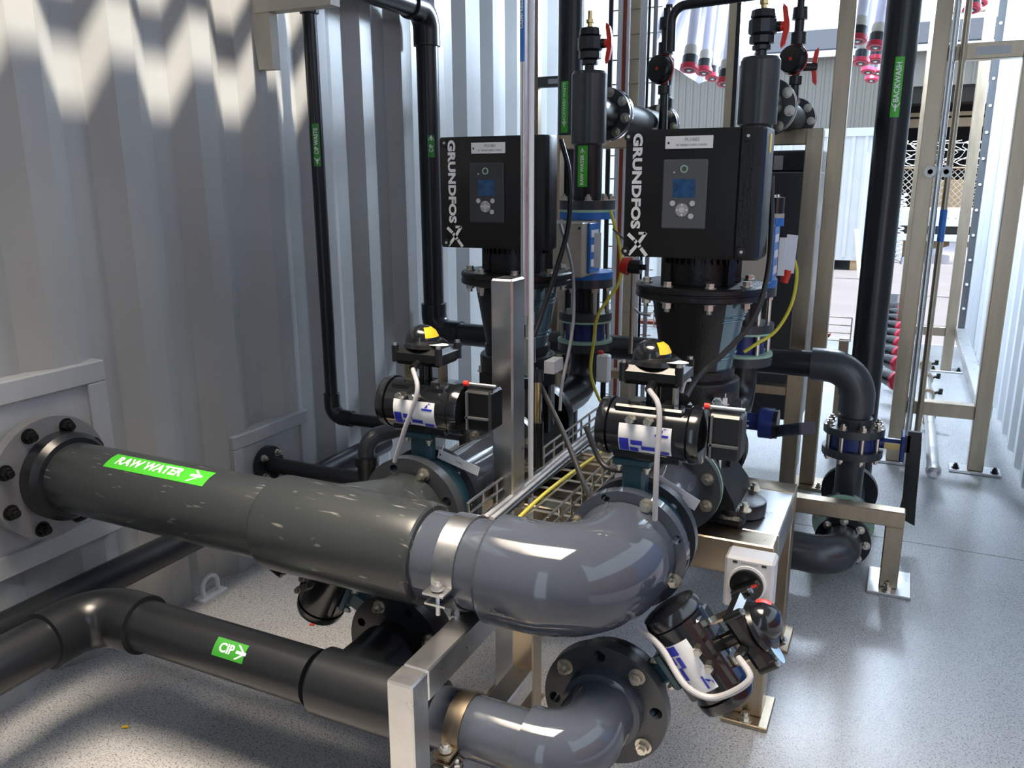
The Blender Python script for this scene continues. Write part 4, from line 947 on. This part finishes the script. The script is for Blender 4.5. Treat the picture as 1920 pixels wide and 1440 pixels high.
# ================================================================== right rack frame
Yr = 3.90; Yq = 6.0
rk = thing('rack_frame', 'tall stainless rack frame with bolted feet along the right wall', 'frame', (.25, Yr, 0))
w3 = .062
def upr(x, y, nm='post'):
    MB().span((x-w3/2, y, .012), (x+w3/2, y+w3, ZC-.003), .003).build(nm, M['steel'], rk)
    MB().span((x-.10, y-.02, 0), (x+.10, y+w3+.02, .012), .002).build('foot_plate', M['steelb'], rk)
    for s in (-1, 1): MB().hexb((x+s*.075, y+.01, .012), (0, 0, 1), .012, .012, stud=True).build('anchor_bolt', M['blackpl'], rk)
xp1 = at(1716, 500, Y=Yr).x; xp2 = at(1862, 640, Y=Yr).x
upr(xp1, Yr); upr(xp2, Yr)
xp3 = at(1808, 420, Y=Yq).x; xp4 = at(1712, 420, Y=Yq).x
upr(xp3, Yq); upr(xp4, Yq)
zr0 = zat(1780, 758, Yr); zr1 = zat(1797, 82, Yr)
MB().span((xp1+w3/2, Yr, zr0-.06), (xp2-w3/2, Yr+w3, zr0), .003).build('bottom_rail', M['steel'], rk)
tr = MB().span((xp1+w3/2, Yr, zr1-.062), (xp2-w3/2, Yr+w3, zr1), .003).build('top_rail', M['steel'], rk)
q = at(1858, 86, Y=Yr-.001); MB().span((q.x-.05, Yr-.002, zr1-.046), (q.x+.07, Yr-.0005, zr1-.016)).build('rating_plate', M['isol'], tr, smooth=False)
MB().span((xp4+w3/2, Yq, zr0-.06), (xp3-w3/2, Yq+w3, zr0), .003).build('bottom_rail', M['steel'], rk)
xs_ = at(1792, 640, Z=zr0).x
MB().span((.385-.03, Yr+w3, zr0-.06), (.385+.03, Yq, zr0), .003).build('side_rail', M['steelb'], rk)
zr4 = 2.03
MB().span((xp4+w3/2, Yq, 2.22), (xp3-w3/2, Yq+w3, 2.28), .003).build('top_rail', M['steel'], rk)
# double tubes clipped to the front post
ta = tag(MB().cyl((xp1+.045, Yr-.03, .02), (xp1+.045, Yr-.03, ZC), .013, n=16).build('instrument_tube', M['steelb']), 'left one of two slim steel tubes clipped to the rack post', 'tube', None)
tb = tag(MB().cyl((xp1+.082, Yr-.03, .02), (xp1+.082, Yr-.03, ZC), .013, n=16).build('instrument_tube', M['steel']), 'right one of two slim steel tubes on the rack post, with blue sticker', 'tube', None)
za, zb2 = zat(1747, 392, Yr), zat(1742, 452, Yr)
MB().lathe((xp1+.082, Yr-.03, zb2), (0, 0, 1), [(0, .0137), (za-zb2, .0137)], 16, caps=False).build('sticker', M['blue'], tb)
for px, par in ((1744, ta), (1774, tb)):
    q = at(px, 322, Y=Yr-.06)
    lab(MB().lathe(q, (0, -1, 0), [(0, .022), (.012, .022), (.012, .010), (0, .010)], 20).cyl(q, q+V((0, .03, 0)), .005, n=8).build('clip', M['white'], par), 'white ring clip')
# stainless pipe along the floor beside the rack
fp = thing('floor_pipe', 'stainless pipe with unions running along the floor between rack posts', 'pipe', (.2, 4.6, .05))
e0 = at(1750, 885, Z=.09); 
MB().cyl((e0.x, e0.y, .09), (e0.x, 6.3, .09), .024, n=20).build('pipe', M['steelb'], fp)
MB().lathe((e0.x, e0.y-.03, .09), (0, 1, 0), [(0, .012), (.012, .026), (.05, .030), (.075, .026)], 20).build('end_union', M['steelb'], fp)
for y in (4.5, 4.9, 5.3, 5.7):
    MB().lathe((e0.x, y, .09), (0, 1, 0), [(0, .026), (.004, .036), (.05, .036), (.054, .026)], 20).build('union', M['steel'], fp)
    MB().cyl((e0.x, y+.02, .09), (e0.x+.06, y+.02, .115), .008, n=10).cyl((e0.x+.06, y+.02, .10), (e0.x+.06, y+.02, .13), .012, n=10).build('tap', M['blackpl'], fp)
    MB().span((e0.x-.02, y+.14, 0), (e0.x+.02, y+.17, .067)).build('stand', M['steel'], fp)
# ================================================================== rows of red ringed module ends
def end_fitting(label, p, d, s, grp, long=0.):
    p, d = V(p), V(d).normalized()
    t = thing('module_end', label, 'module fitting', p, grp)
    MB().lathe(p-d*(.16*s+long), d, [(0, .030*s), (.16*s+long-.115*s, .030*s)], 16).build('hose', M['cableb'] if long < .3 else M['lav'], t)
    MB().lathe(p-d*.12*s, d, [(0, .036*s), (.03*s, .038*s), (.055*s, .034*s)], 18).build('coupling', M['beige'] if long else M['pvcd'], t)
    MB().lathe(p-d*.065*s, d, [(0, .042*s), (.05*s, .042*s)], 18).build('socket', M['pvcd'], t)
    MB().lathe(p-d*.018*s, d, [(0, .044*s), (.004*s, .05*s), (.026*s, .05*s), (.03*s, .044*s), (.03*s, .026*s), (.02*s, .024*s)], 22).build('red_ring', M['crimson'], t)
    MB().cyl(p, p+d*.012*s, .022*s, n=14).build('eye', M['blackpl'], t)
    MB().cyl(p+d*.012*s, p+d*.015*s, .010*s, n=10).build('eye_centre', M['white'], t)
    return t
# nine along the low manifold
XV = .044
ys_, zs_ = [], []
yv0 = 4.30
yv = [(715, 1683), (684, 1686), (665, 1688), (646, 1690), (631, 1691), (616, 1692), (602, 1693), (591, 1694), (579, 1695)]
ordn = ['nearest', 'second nearest', 'third nearest', 'fourth nearest', 'middle but one further', 'sixth nearest', 'third furthest', 'second furthest', 'furthest']
ordn[4] = 'fifth nearest'
y0v = 4.25
base = at(1683, 715, Y=y0v)
for i, (py, px) in enumerate(yv):
    yy = y0v*(715-349)/(py-349); q = at(px, py, Y=yy)
    end_fitting('red ringed black module end, %s in the low row right of the black pipe' % ordn[i], q, (.55, -.83, 0), .95, 'red ringed module ends in the low row')
    o_ = None
mf = thing('manifold_pipe', 'dark manifold pipe behind the low row of red ringed ends', 'pipe', (base.x-.25, 5.4, .4))
qa = at(1640, 640, Y=5.2)
MB().cyl((base.x-.20, 3.95, base.z), (base.x-.16, 6.6, base.z+.01), .045, n=20).build('pipe', M['pvcd'], mf)
for y in (4.1, 6.4): MB().span((base.x-.21, y-.03, 0), (base.x-.16, y+.03, base.z-.044)).build('leg', M['steel'], mf)
hang = [(1292, 128, 4.5, 'first from left below the lavender sheet'), (1320, 134, 4.9, 'second from left below the lavender sheet'), (1336, 145, 5.5, 'third from left below the lavender sheet'), (1360, 155, 4.6, 'rightmost below the lavender sheet'),
        (1608, 74, 4.4, 'upper left one left of the thick black pipe'), (1642, 86, 4.5, 'upper right one left of the thick black pipe'), (1614, 116, 4.9, 'middle left one left of the thick black pipe'), (1642, 112, 5.1, 'middle right one left of the thick black pipe'), (1628, 133, 5.6, 'lower middle one left of the thick black pipe'), (1646, 135, 5.8, 'lower right one left of the thick black pipe'), (1634, 149, 6.2, 'lowest one left of the thick black pipe'),
        (1822, 16, 4.8, 'lower one above the rack top rail'), (1836, 4, 5.0, 'upper one above the rack top rail')]
for px, py, Y, l in hang:
    q = at(px, py, Y=Y); end_fitting('hanging red ringed end, '+l, q, (-.05, -.28, -.95) if px > 1500 else (.0, -.3, -.95), .95 if px < 1500 else .85, 'hanging red ringed module ends', max(0.05, (ZC-q.z)/.95-.16-.02))
# lavender sheeting
sh = MB(); n = 60
x0 = at(1222, 30, Y=6.6); x1 = at(1462, 60, Y=6.6)
top = ZC-.004
for i in range(n):
    def P_(k, f):
        u = k/n; x = x0.x+(x1.x-x0.x)*u; zb_ = zat(1222+240*u, 62+min(u, .62)*150-(max(u-.62, 0)*110), 6.6)
        return V((x-.25*(1-f)*.8, 6.6+.035*math.sin(u*46), zb_+(top-zb_)*f))
    sh.faces([P_(i, 0), P_(i+1, 0), P_(i+1, 1), P_(i, 1)], [(0, 1, 2, 3)])
bmesh.ops.remove_doubles(sh.bm, verts=sh.bm.verts[:], dist=1e-5)
tag(sh.build('plastic_sheet', M['lav']), 'pale lavender ribbed plastic sheet hanging at the top of the far opening', 'sheet')
# thin dark post by the sheet
q = at(1370, 120, Y=3.95)
tps = tag(MB().span((q.x-.020, 3.95, .0), (q.x+.014, 3.99, ZC-.003), .002).build('slim_post', M['tanpost']), 'slim tan post standing right of the hanging lavender sheet', 'post')
tag(MB().span((q.x+.015, 3.95, .0), (q.x+.032, 3.99, ZC-.003), .002).build('slim_post', M['pvcd']), 'slim black post against the tan post right of the lavender sheet', 'post')
# ================================================================== vertical cable ladder behind left riser
Yt = 3.6
ct = thing('cable_ladder', 'tan upright cable ladder with wire rungs behind the left riser', 'cable ladder', (at(1180, 100, Y=Yt).x, Yt, 0))
q = at(1186, 100, Y=Yt)
MB().span((q.x-.03, Yt+.05, .0), (q.x+.03, Yt+.09, ZC-.003), .002).build('strut', M['tanpost'], ct)
ra, rb2 = at(1140, 100, Y=Yt).x, at(1236, 100, Y=Yt).x
mb = MB()
for i in range(26): mb.cyl((ra, Yt+.03, .05+i*.1), (rb2, Yt+.03, .05+i*.1), .003, n=6)
mb.build('rungs', M['steel'], ct)
cols = [(1143, 'cableb', .011, 'black cable leftmost on the upright cable ladder'), (1161, 'cablew', .013, 'white cable left of the brown one on the cable ladder'), (1169, 'cabler', .010, 'red brown cable on the upright cable ladder'), (1175, 'cablew', .008, 'white cable right of the brown one on the cable ladder'), (1204, 'cablew', .016, 'thick white cable right of the tan strut'), (1214, 'cableb', .006, 'black cable right of the tan strut'), (1226, 'cableg', .010, 'grey cable rightmost on the upright cable ladder')]
for px, m, r, l in cols:
    q = at(px, 100, Y=Yt); tag(MB().cyl((q.x, Yt+.012, .15), (q.x, Yt+.012, ZC-.003), r, n=12).build('ladder_cable', M[m]), l, 'cable', 'cables on the upright ladder')
# thin grey post and label rail between left drive box and riser
Yv = 3.5; q = at(1004, 120, Y=Yv)
gp = thing('rail_post', 'grey post with short cross rail behind the left drive box', 'post', (q.x, Yv, 0))
MB().span((q.x-.02, Yv, 0), (q.x+.012, Yv+.04, ZC-.003), .002).build('post', M['steel'], gp)
qz = zat(1028, 153, Yv)
MB().span((q.x+.012, Yv, qz-.022), (q.x+.26, Yv+.04, qz+.022), .002).build('cross_rail', M['panelgrey'], gp)
q2 = at(1038, 152, Y=Yv); MB().span((q2.x-.025, Yv-.002, qz-.010), (q2.x+.03, Yv, qz+.010)).build('small_label', M['isol'], gp, smooth=False)
# ================================================================== cable basket tray between the pumps
tr_ = thing('mesh_cable_tray', 'zinc wire mesh cable tray with cables between the two pumps', 'cable tray', (-.68, 1.75, .40))
tx0, tx1, ty0, ty1 = -.766, -.587, 1.40, 2.20
tz = .548
mb = MB(); h_ = .05
for i in range(5): x = tx0+(tx1-tx0)*i/4; mb.cyl((x, ty0, tz), (x, ty1, tz), .0030, n=6)
for x in (tx0, tx1):
    for z in (tz+h_/2, tz+h_): mb.cyl((x, ty0, z), (x, ty1, z), .0030, n=6)
for i in range(13):
    y = ty0+(ty1-ty0)*i/12
    mb.cyl((tx0, y, tz), (tx1, y, tz), .0030, n=6)
    for x in (tx0, tx1): mb.cyl((x, y, tz), (x, y, tz+h_), .0030, n=6)
mb.build('wire_mesh', M['wire'], tr_)
MB().span((tx0+.05, 1.90, .452), (tx1-.05, 1.98, tz-.003)).build('stand', M['steel'], tr_)
for i, (dx, m, r, l) in enumerate(((.02, 'cableg', .006, 'grey cable leftmost in the mesh cable tray'), (.036, 'cableg', .006, 'grey cable second from left in the mesh cable tray'), (.052, 'cableb', .006, 'black cable lying in the mesh cable tray'), (.10, 'cabley', .0042, 'yellow green earth cable winding in the mesh cable tray'))):
    pts = [V((tx0+dx+.018*math.sin(y*5+i)*(1 if i > 2 else .2), y, tz+.003+r)) for y in [ty0+.03+(ty1-ty0-.06)*k/8 for k in range(9)]]
    rod('tray_cable', pts, r, M[m], l, 'cable', 'cables lying in the mesh tray')
# loose cables
def cab(pts, r, m, label, name='cable', grp=None):
    return rod(name, [at(x, y, Y=Y) for x, y, Y in pts], r, M[m], label, 'cable', grp)
cab([(1052, 262, 2.02), (1068, 330, 2.0), (1066, 420, 1.98), (1045, 500, 1.93), (1012, 600, 1.86), (992, 668, 1.80), (1022, 740, 1.74), (1060, 820, 1.66), (1092, 900, 1.58), (1112, 945, 1.52)], .0062, 'cableb', 'thick black cable looping from the left drive box down to the tray')
cab([(1050, 420, 2.1), (1072, 500, 2.06), (1076, 580, 2.0), (1070, 640, 1.95), (1054, 720, 1.88), (1050, 770, 1.85)], .0042, 'cableg', 'thin grey cable hanging right of the left pump')
cab([(1145, 395, 2.4), (1163, 470, 2.38), (1160, 530, 2.36), (1122, 590, 2.32), (1112, 650, 2.28), (1108, 700, 2.22), (1122, 745, 2.15), (1136, 762, 2.12)], .0048, 'cabley', 'yellow green earth cable hanging between the two pumps')
cab([(1447, 330, 1.98), (1446, 430, 1.96), (1438, 520, 1.88), (1412, 600, 1.83), (1360, 660, 1.79), (1310, 705, 1.75), (1285, 745, 1.62)], .0062, 'cableb', 'thick black cable dropping from the right drive box across the pump')
cab([(1482, 470, 2.5), (1494, 510, 2.48), (1484, 570, 2.42), (1455, 620, 2.36), (1418, 645, 2.30), (1395, 660, 2.28)], .0048, 'cabley', 'yellow cable curving beside the portal frame leg')
cab([(1150, 430, 2.35), (1176, 455, 2.1), (1190, 480, 2.0)], .003, 'cableb', 'short black lead running to the lower corner of the right drive box')
cab([(1188, 500, 2.35), (1182, 560, 2.33), (1196, 585, 2.33), (1218, 592, 2.2)], .0035, 'cableg', 'thin grey lead left of the right pump disc')
g1 = V(v1['gl']); g2 = V(v2['gl']); g3 = V(v3['gl'])
def cabw(pts, r, m, label): return rod('cable', pts, r, M[m], label, 'cable')
cabw([g1, at(782, 735, Y=g1.y-.03), at(757, 810, Y=g1.y-.03), at(740, 866, Y=g1.y-.02)], .0048, 'cableg', 'grey cable drooping from the switch box of the left valve')
cabw([g2, at(1236, 770, Y=g2.y-.03), at(1231, 880, Y=g2.y-.04), at(1228, 975, Y=g2.y-.03)], .0050, 'cableg', 'grey cable hanging straight down from the right valve switch box')
cabw([g3, at(1405, 1275, Y=g3.y-.03), at(1340, 1308, Y=g3.y-.03), at(1285, 1285, Y=g3.y-.03), at(1240, 1215, Y=g3.y), at(1196, 1176, Y=g3.y+.02)], .0058, 'cableg', 'grey cable looping under the tilted red dome actuator')
cabw([at(575, 1086, Y=1.42), at(605, 1108, Y=1.36), at(640, 1106, Y=1.36), at(700, 1118, Y=1.40)], .004, 'cableg', 'grey cable curving under the big pipe by the hidden actuator')
cabw([at(1098, 800, Y=1.62), at(1130, 870, Y=1.60), at(1175, 882, Y=1.58), at(1200, 872, Y=1.56)], .006, 'cableb', 'black cable crossing the tray towards the right valve neck')
cabw([at(1278, 735, Y=1.5), at(1284, 715, Y=1.49), at(1294, 712, Y=1.5)], .004, 'cablew', 'short white air hose beside the right valve switch box')
# hose clutter right of the post: regulator set
rg = at(1000, 700, Y=1.74)
rgt = thing('air_regulator', 'small steel air regulator set behind the right side of the post', 'regulator', rg)
MB().lathe(at(992, 560, Y=1.72), (0, 0, -1), [(0, .009), (.03, .009), (.032, .013), (.06, .013), (.062, .009), (.09, .009), (.092, .016), (.15, .016), (.152, .011), (.18, .011)], 12).build('fittings', M['steelb'], rgt)
q = at(1005, 722, Y=1.72); MB().cyl(q+V((0, 0, .01)), q+V((0, 0, .035)), .018, n=16).build('black_nut', M['pvcd'], rgt)
MB().cyl(q+V((0, 0, -.09)), q+V((0, 0, .01)), .012, n=16).build('copper_stem', M['brass'], rgt)
MB().cyl(q+V((0, 0, -.20)), q+V((0, 0, -.09)), .018, n=16).build('bowl', M['blackpl'], rgt)
MB().span(at(1020, 700, Y=1.80), at(1056, 670, Y=1.86)).build('grey_block', M['isol'], rgt)
ta_ = at(1132, 690, Y=2.3)
wt = thing('white_transmitter', 'white transmitter block left of the right valve switch box', 'transmitter', ta_-V((0, 0, .06)))
MB().box(ta_, (.04, .03, .085), bev=.005).build('case', M['white'], wt)
MB().cyl(ta_+V((-.01, 0, .042)), ta_+V((-.01, 0, .052)), .008, n=12).build('red_cap', M['red'], wt)
MB().cyl(V((ta_.x, ta_.y, ZS-.10)), ta_+V((0, 0, -.042)), .008, n=12).build('stem', M['pvcd'], wt)
# manual red and black limit switch behind right drive box corner
q = at(1180, 500, Y=2.25)
ls = thing('emergency_knob', 'small red and black knob below the left edge of the right drive box', 'knob', q)
MB().cyl(q+V((0, 0, 0)), q+V((-.022, 0, .004)), .026, .022, n=18).build('red_knob', M['red'], ls)
MB().cyl(q, q+V((.034, 0, 0)), .020, n=16).cyl(q+V((.034, 0, 0)), q+V((.05, 0, 0)), .008, n=10).build('black_body', M['blackpl'], ls)
MB().cyl(q+V((.012, 0, -.25)), q+V((.012, 0, -.015)), .006, n=10).build('stem', M['steel'], ls)
# ================================================================== outside
struct(MB().span((-30, Y1, -.35), (30, 70, -.15)).build('ground', M['pave'], smooth=False))
struct(MB().span((XL-.05, Y1, -.15), (XR+.05, Y1+.02, 0)).build('trim_4', M['wall'], smooth=False))
# long shed
YS = 24.
sd_ = thing('shed_building', 'long cream clad shed with slate roof and dark open bay far behind', 'building', (4, YS, -.15))
xl = at(900, 300, Y=YS).x; xm = at(1685, 300, Y=YS).x; xr_ = 14.
zw0 = zat(1760, 160, YS); zr_ = zat(1530, 92, YS)
rb = MB().span((xl, YS, -.15), (xm, YS+6, zr_))
for i in range(60):
    x = xl+(xm-xl)*i/60; rb.span((x, YS-.03, -.15), (x+.05, YS, zr_))
rb.build('cladding', M['shed'], sd_, smooth=False)
rb = MB().span((xm, YS, zw0), (xr_, YS+6, zr_))
for i in range(30):
    x = xm+(xr_-xm)*i/30; rb.span((x, YS-.03, zw0), (x+.05, YS, zr_))
rb.build('upper_cladding', M['shed'], sd_, smooth=False)
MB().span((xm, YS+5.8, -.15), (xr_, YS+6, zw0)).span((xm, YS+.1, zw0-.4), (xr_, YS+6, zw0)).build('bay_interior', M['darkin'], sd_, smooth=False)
rf = MB()
zr2 = zat(1530, 56, YS+6)
rf.faces([V((xl, YS-.3, zr_-.05)), V((xr_, YS-.3, zr_-.05)), V((xr_, YS+6, zr2)), V((xl, YS+6, zr2)), V((xl, YS-.3, zr_-.15)), V((xr_, YS-.3, zr_-.15)), V((xr_, YS+6, zr2-.1)), V((xl, YS+6, zr2-.1))], [(0, 1, 2, 3), (4, 5, 6, 7), (0, 1, 5, 4), (1, 2, 6, 5), (2, 3, 7, 6), (3, 0, 4, 7)])
rf.build('roof', M['roof'], sd_, smooth=False)
MB().span((xl, YS-.4, zr_-.25), (xr_, YS-.28, zr_-.10)).build('gutter', M['white'], sd_, smooth=False)
for zz, m, h in ((zat(1760, 205, YS), 'tan', .10), (zat(1760, 217, YS), 'tan', .22)): MB().span((xm, YS+1, zz-h), (xr_, YS+1.2, zz)).build('bay_beam', M[m], sd_, smooth=False)
# white ribbed container unit
YU = 13.4; u0 = at(1556, 505, Z=-.15); YU = u0.y
ux0, ux1 = at(1545, 400, Y=YU).x, at(1622, 400, Y=YU).x; uzt = zat(1600, 240, YU)
uc = thing('container_unit', 'white ribbed container unit standing on blocks on the paving outside', 'container', ((ux0+ux1)/2, YU+1, -.15))
mb = MB().span((ux0-3, YU, .0), (ux1, YU+2.4, uzt-.12))
for i in range(20): x = ux1-.05-i*.18; mb.span((x-.05, YU-.03, .05), (x, YU, uzt-.12))
mb.build('ribbed_body', M['white_lit'], uc, smooth=False)
MB().span((ux0-3, YU-.05, uzt-.12), (ux1+.02, YU+2.4, uzt)).build('top_rail', M['white_lit'], uc, smooth=False)
MB().span((ux1, YU+.05, .02), (ux1+.04, YU+2.35, uzt-.1)).build('blue_end', M['skyblue'], uc, smooth=False)
for x in (ux0-2, ux0-.2, ux1-.15): MB().span((x, YU+.05, -.15), (x+.14, YU+.3, 0)).build('block', M['brown'], uc, smooth=False)
pl_ = at(1606, 480, Y=YU-1.5)
tag(MB().cyl(at(1606, 430, Y=YU-1.2), (at(1613, 510, Y=YU-1.2).x, YU-1.2, -.14), .03, n=10).build('white_stick', M['white']), 'white slanted pole beside the container unit outside', 'pole')
# fence with razor wire
YN = 20.
fn = thing('chain_link_fence', 'chain link fence in front of the dark open bay far outside', 'fence', (at(1760, 400, Y=YN).x, YN, -.15))
zf1 = zat(1760, 315, YN); fx0, fx1 = at(1650, 400, Y=YN).x, at(1900, 400, Y=YN).x
mb = MB(); stp = .13; hh = zf1+.15; k = int((fx1-fx0+hh)/stp)
for i in range(k):
    for s in (1, -1):
        xa_ = fx0+i*stp-hh if s > 0 else fx0+i*stp
        p0, p1 = (V((xa_, YN, -.15)), V((xa_+hh, YN, zf1))) if s > 0 else (V((xa_, YN, -.15)), V((xa_-hh, YN, zf1)))
        def clip(p0, p1):
            for lim, sg in ((fx0, 1), (fx1, -1)):
                a_, b_ = (p0.x-lim)*sg, (p1.x-lim)*sg
                if a_ < 0 and b_ < 0: return None
                if a_ < 0: p0 = p0+(p1-p0)*(a_/(a_-b_))
                elif b_ < 0: p1 = p0+(p1-p0)*(a_/(a_-b_))
            return p0, p1
        cc = clip(p0, p1)
        if cc: mb.tube([cc[0], cc[1]], .009, 4, False)
mb.build('mesh', M['wire'], fn)
for x in (fx0, (fx0+fx1)/2, fx1): MB().cyl((x, YN, -.15), (x, YN, zf1+.45), .03, n=10).build('post', M['steel'], fn)
MB().cyl((fx0, YN, zf1), (fx1, YN, zf1), .02, n=8).build('top_wire', M['steel'], fn)
mb = MB(); pts = []
for i in range(150):
    a_ = i*.42; x = fx0+(fx1-fx0)*i/150; pts.append(V((x+.12*math.sin(i*1.7), YN+math.cos(a_)*.2, zf1+.30+math.sin(a_)*.26)))
mb.tube(pts, .008, 5)
for z in (.18, .36, .5): mb.cyl((fx0, YN, zf1+z), (fx1, YN, zf1+z), .008, n=5)
mb.build('razor_wire', M['tag'], fn)
cb = at(1780, 370, Y=22.); 
for px, l in ((1778, 'cardboard coloured crate left of two behind the fence'), (1838, 'cardboard coloured crate right of two behind the fence')):
    q = at(px, 405, Y=21.5); tag(MB().span((q.x-.5 if px < 1800 else q.x-.1, 21.5, -.15), (q.x+.36, 22.5, zat(px, 338, 21.5))).build('crate', M['brown'], smooth=False), l, 'crate', 'crates behind the fence')
# white trailer frame and tarp
YT_ = 16.5
tl = thing('white_trailer', 'white flat trailer with perforated side rail on the paving outside', 'trailer', (at(1750, 440, Y=YT_).x, YT_, -.15))
tx0_, tx1_ = at(1672, 440, Y=YT_).x, at(1900, 440, Y=YT_).x
z1_, z2_, z3_, z4_ = [zat(1760, y, YT_) for y in (394, 424, 440, 452)]
mb = MB().span((tx0_, YT_, z2_), (tx1_, YT_+1.5, z1_)); mb.build('side_rail', M['white'], tl, smooth=False)
hb = MB()
for i in range(24): x = tx0_+.15+i*.12; hb.cyl((x, YT_-.004, (z1_+z2_)/2), (x, YT_, (z1_+z2_)/2), .012, n=8)
hb.build('rail_holes', M['ink'], tl)
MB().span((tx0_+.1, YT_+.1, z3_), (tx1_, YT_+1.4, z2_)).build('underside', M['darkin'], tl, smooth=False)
MB().span((tx0_, YT_-.02, z4_), (tx1_, YT_+.05, z3_)).build('lower_rail', M['white'], tl, smooth=False)
for x in (tx0_+.1, (tx0_+tx1_)/2, tx1_-.2): MB().span((x, YT_+.1, -.15), (x+.1, YT_+.3, z3_)).build('leg', M['white'], tl, smooth=False)
MB().span((tx0_+.2, YT_+.4, -.15), (tx1_, YT_+.9, z4_-.02)).build('timber_load', M['brown'], tl, smooth=False)
ywr = YT_-2.2; tq = at(1782, 490, Z=-.15); 
def tarp(px, w_, h_, label):
    q = at(px, 490, Z=-.15); mb = MB(); n1, n2 = 22, 10; rs = []
    for i in range(n1+1):
        u = i/n1; row = []
        for j in range(n2+1):
            v = j/n2; e_ = math.sin(u*PI)**.45*math.sin(v*PI)**.5
            row.append(V((q.x+(u-.5)*w_, q.y-.6+v*.8, -.15+max(0, e_*h_*(1-.35*u+.25*math.sin(u*9+v*4)*.5)))))
        rs.append(row)
    for i in range(n1):
        for j in range(n2): mb.faces([rs[i][j], rs[i+1][j], rs[i+1][j+1], rs[i][j+1]], [(0, 1, 2, 3)])
    bmesh.ops.remove_doubles(mb.bm, verts=mb.bm.verts[:], dist=1e-5)
    tag(mb.build('tarpaulin_heap', M['tarp']), label, 'tarpaulin')
tarp(1785, .9, .34, 'navy folded tarpaulin heap on the paving outside by the trailer')
tarp(1700, .20, .14, 'small dark bundle on the paving left of the tarpaulin heap')
# insulator like coil
q = at(1690, 400, Y=15.5); mb = MB()
mb.tube([V((q.x+math.cos(i*.6)*.06, 15.5+math.sin(i*.6)*.06, -.13+i*.0075)) for i in range(150)], .014, 6)
tag(mb.build('spring_coil', M['tag']), 'tall white coil standing left of the trailer outside', 'coil')
# neighbouring white canopy beam beyond the wall end
cn = thing('canopy_frame', 'white canopy frame standing just outside the far doorway at right', 'frame', (.62, 9, -.15))
MB().span((.56, Y1+.1, 2.02), (.64, 11.2, 2.12)).build('beam', M['white_lit'], cn, smooth=False)
for y in (8.6, 11.1): MB().span((.57, y, -.15), (.63, y+.06, 2.02)).build('post', M['white_lit'], cn, smooth=False)
# containers seen only as reflections through the side door
for (x0_, y0_, m, l) in ((4.0, -3.4, 'cabler', 'rust red shipping container standing outside beyond the open side'), (4.0, 2.3, 'bluebox', 'blue shipping container standing outside beyond the open side')):
    tag(MB().span((x0_, y0_, -.15), (x0_+2.4, y0_+5.6, 2.4)).build('shipping_container', M[m], smooth=False), l, 'container')
struct(MB().span((XR+.05, Y0-3, -.35), (30, Y1, -.15)).build('ground_side', M['pave'], smooth=False))
# ================================================================== light
w = bpy.data.worlds.new('sky'); bpy.context.scene.world = w; w.use_nodes = True
nt = w.node_tree; bg = nt.nodes['Background']; bg.inputs['Color'].default_value = (.70, .84, 1.0, 1); bg.inputs['Strength'].default_value = 1.4
def lamp(name, kind, loc, energy, col, rot=None, **k):
    l = bpy.data.lights.new(name, kind); l.energy = energy; l.color = col
    for a, b in k.items(): setattr(l, a, b)
    o = bpy.data.objects.new(name, l); C.objects.link(o); o.location = loc
    if rot is not None: o.rotation_euler = rot
    return o
s = lamp('sun', 'SUN', (3, 0, 8), 14., (1, .90, .76), angle=math.radians(1.3))
s.rotation_euler = V((-.282, 0, -.96)).to_track_quat('-Z', 'Y').to_euler()
lamp('overhead_fill', 'AREA', (-.76, .80, ZC-.03), 19, (1, .85, .68), (0, 0, 0), shape='RECTANGLE', size=1.4, size_y=.9, spread=math.radians(60))  # added warm area light standing in for an overhead opening
lamp('far_fill_light', 'POINT', (-.25, 5.6, ZC-.25), 245, (.68, .83, 1), shadow_soft_size=.22)  # added point light to brighten the far end; no fixture stands here
# ================================================================== camera
cam = bpy.data.cameras.new('camera'); co = bpy.data.objects.new('camera', cam); C.objects.link(co)
cam.sensor_fit = 'HORIZONTAL'; cam.sensor_width = 36; cam.lens = F*36/1920; cam.clip_start = .02; cam.clip_end = 300
co.matrix_world = Matrix(((R2.x, U2.x, -FW.x, 0), (R2.y, U2.y, -FW.y, 0), (R2.z, U2.z, -FW.z, H), (0, 0, 0, 1)))
sc = bpy.context.scene; sc.camera = co
vs = sc.view_settings; vs.view_transform = 'Standard'; vs.look = 'None'; vs.gamma = 1; vs.exposure = 0.7; vs.use_curve_mapping = False
for o in C.objects:
    if 'wo' in o: del o['wo']
    if 'gl' in o: del o['gl']
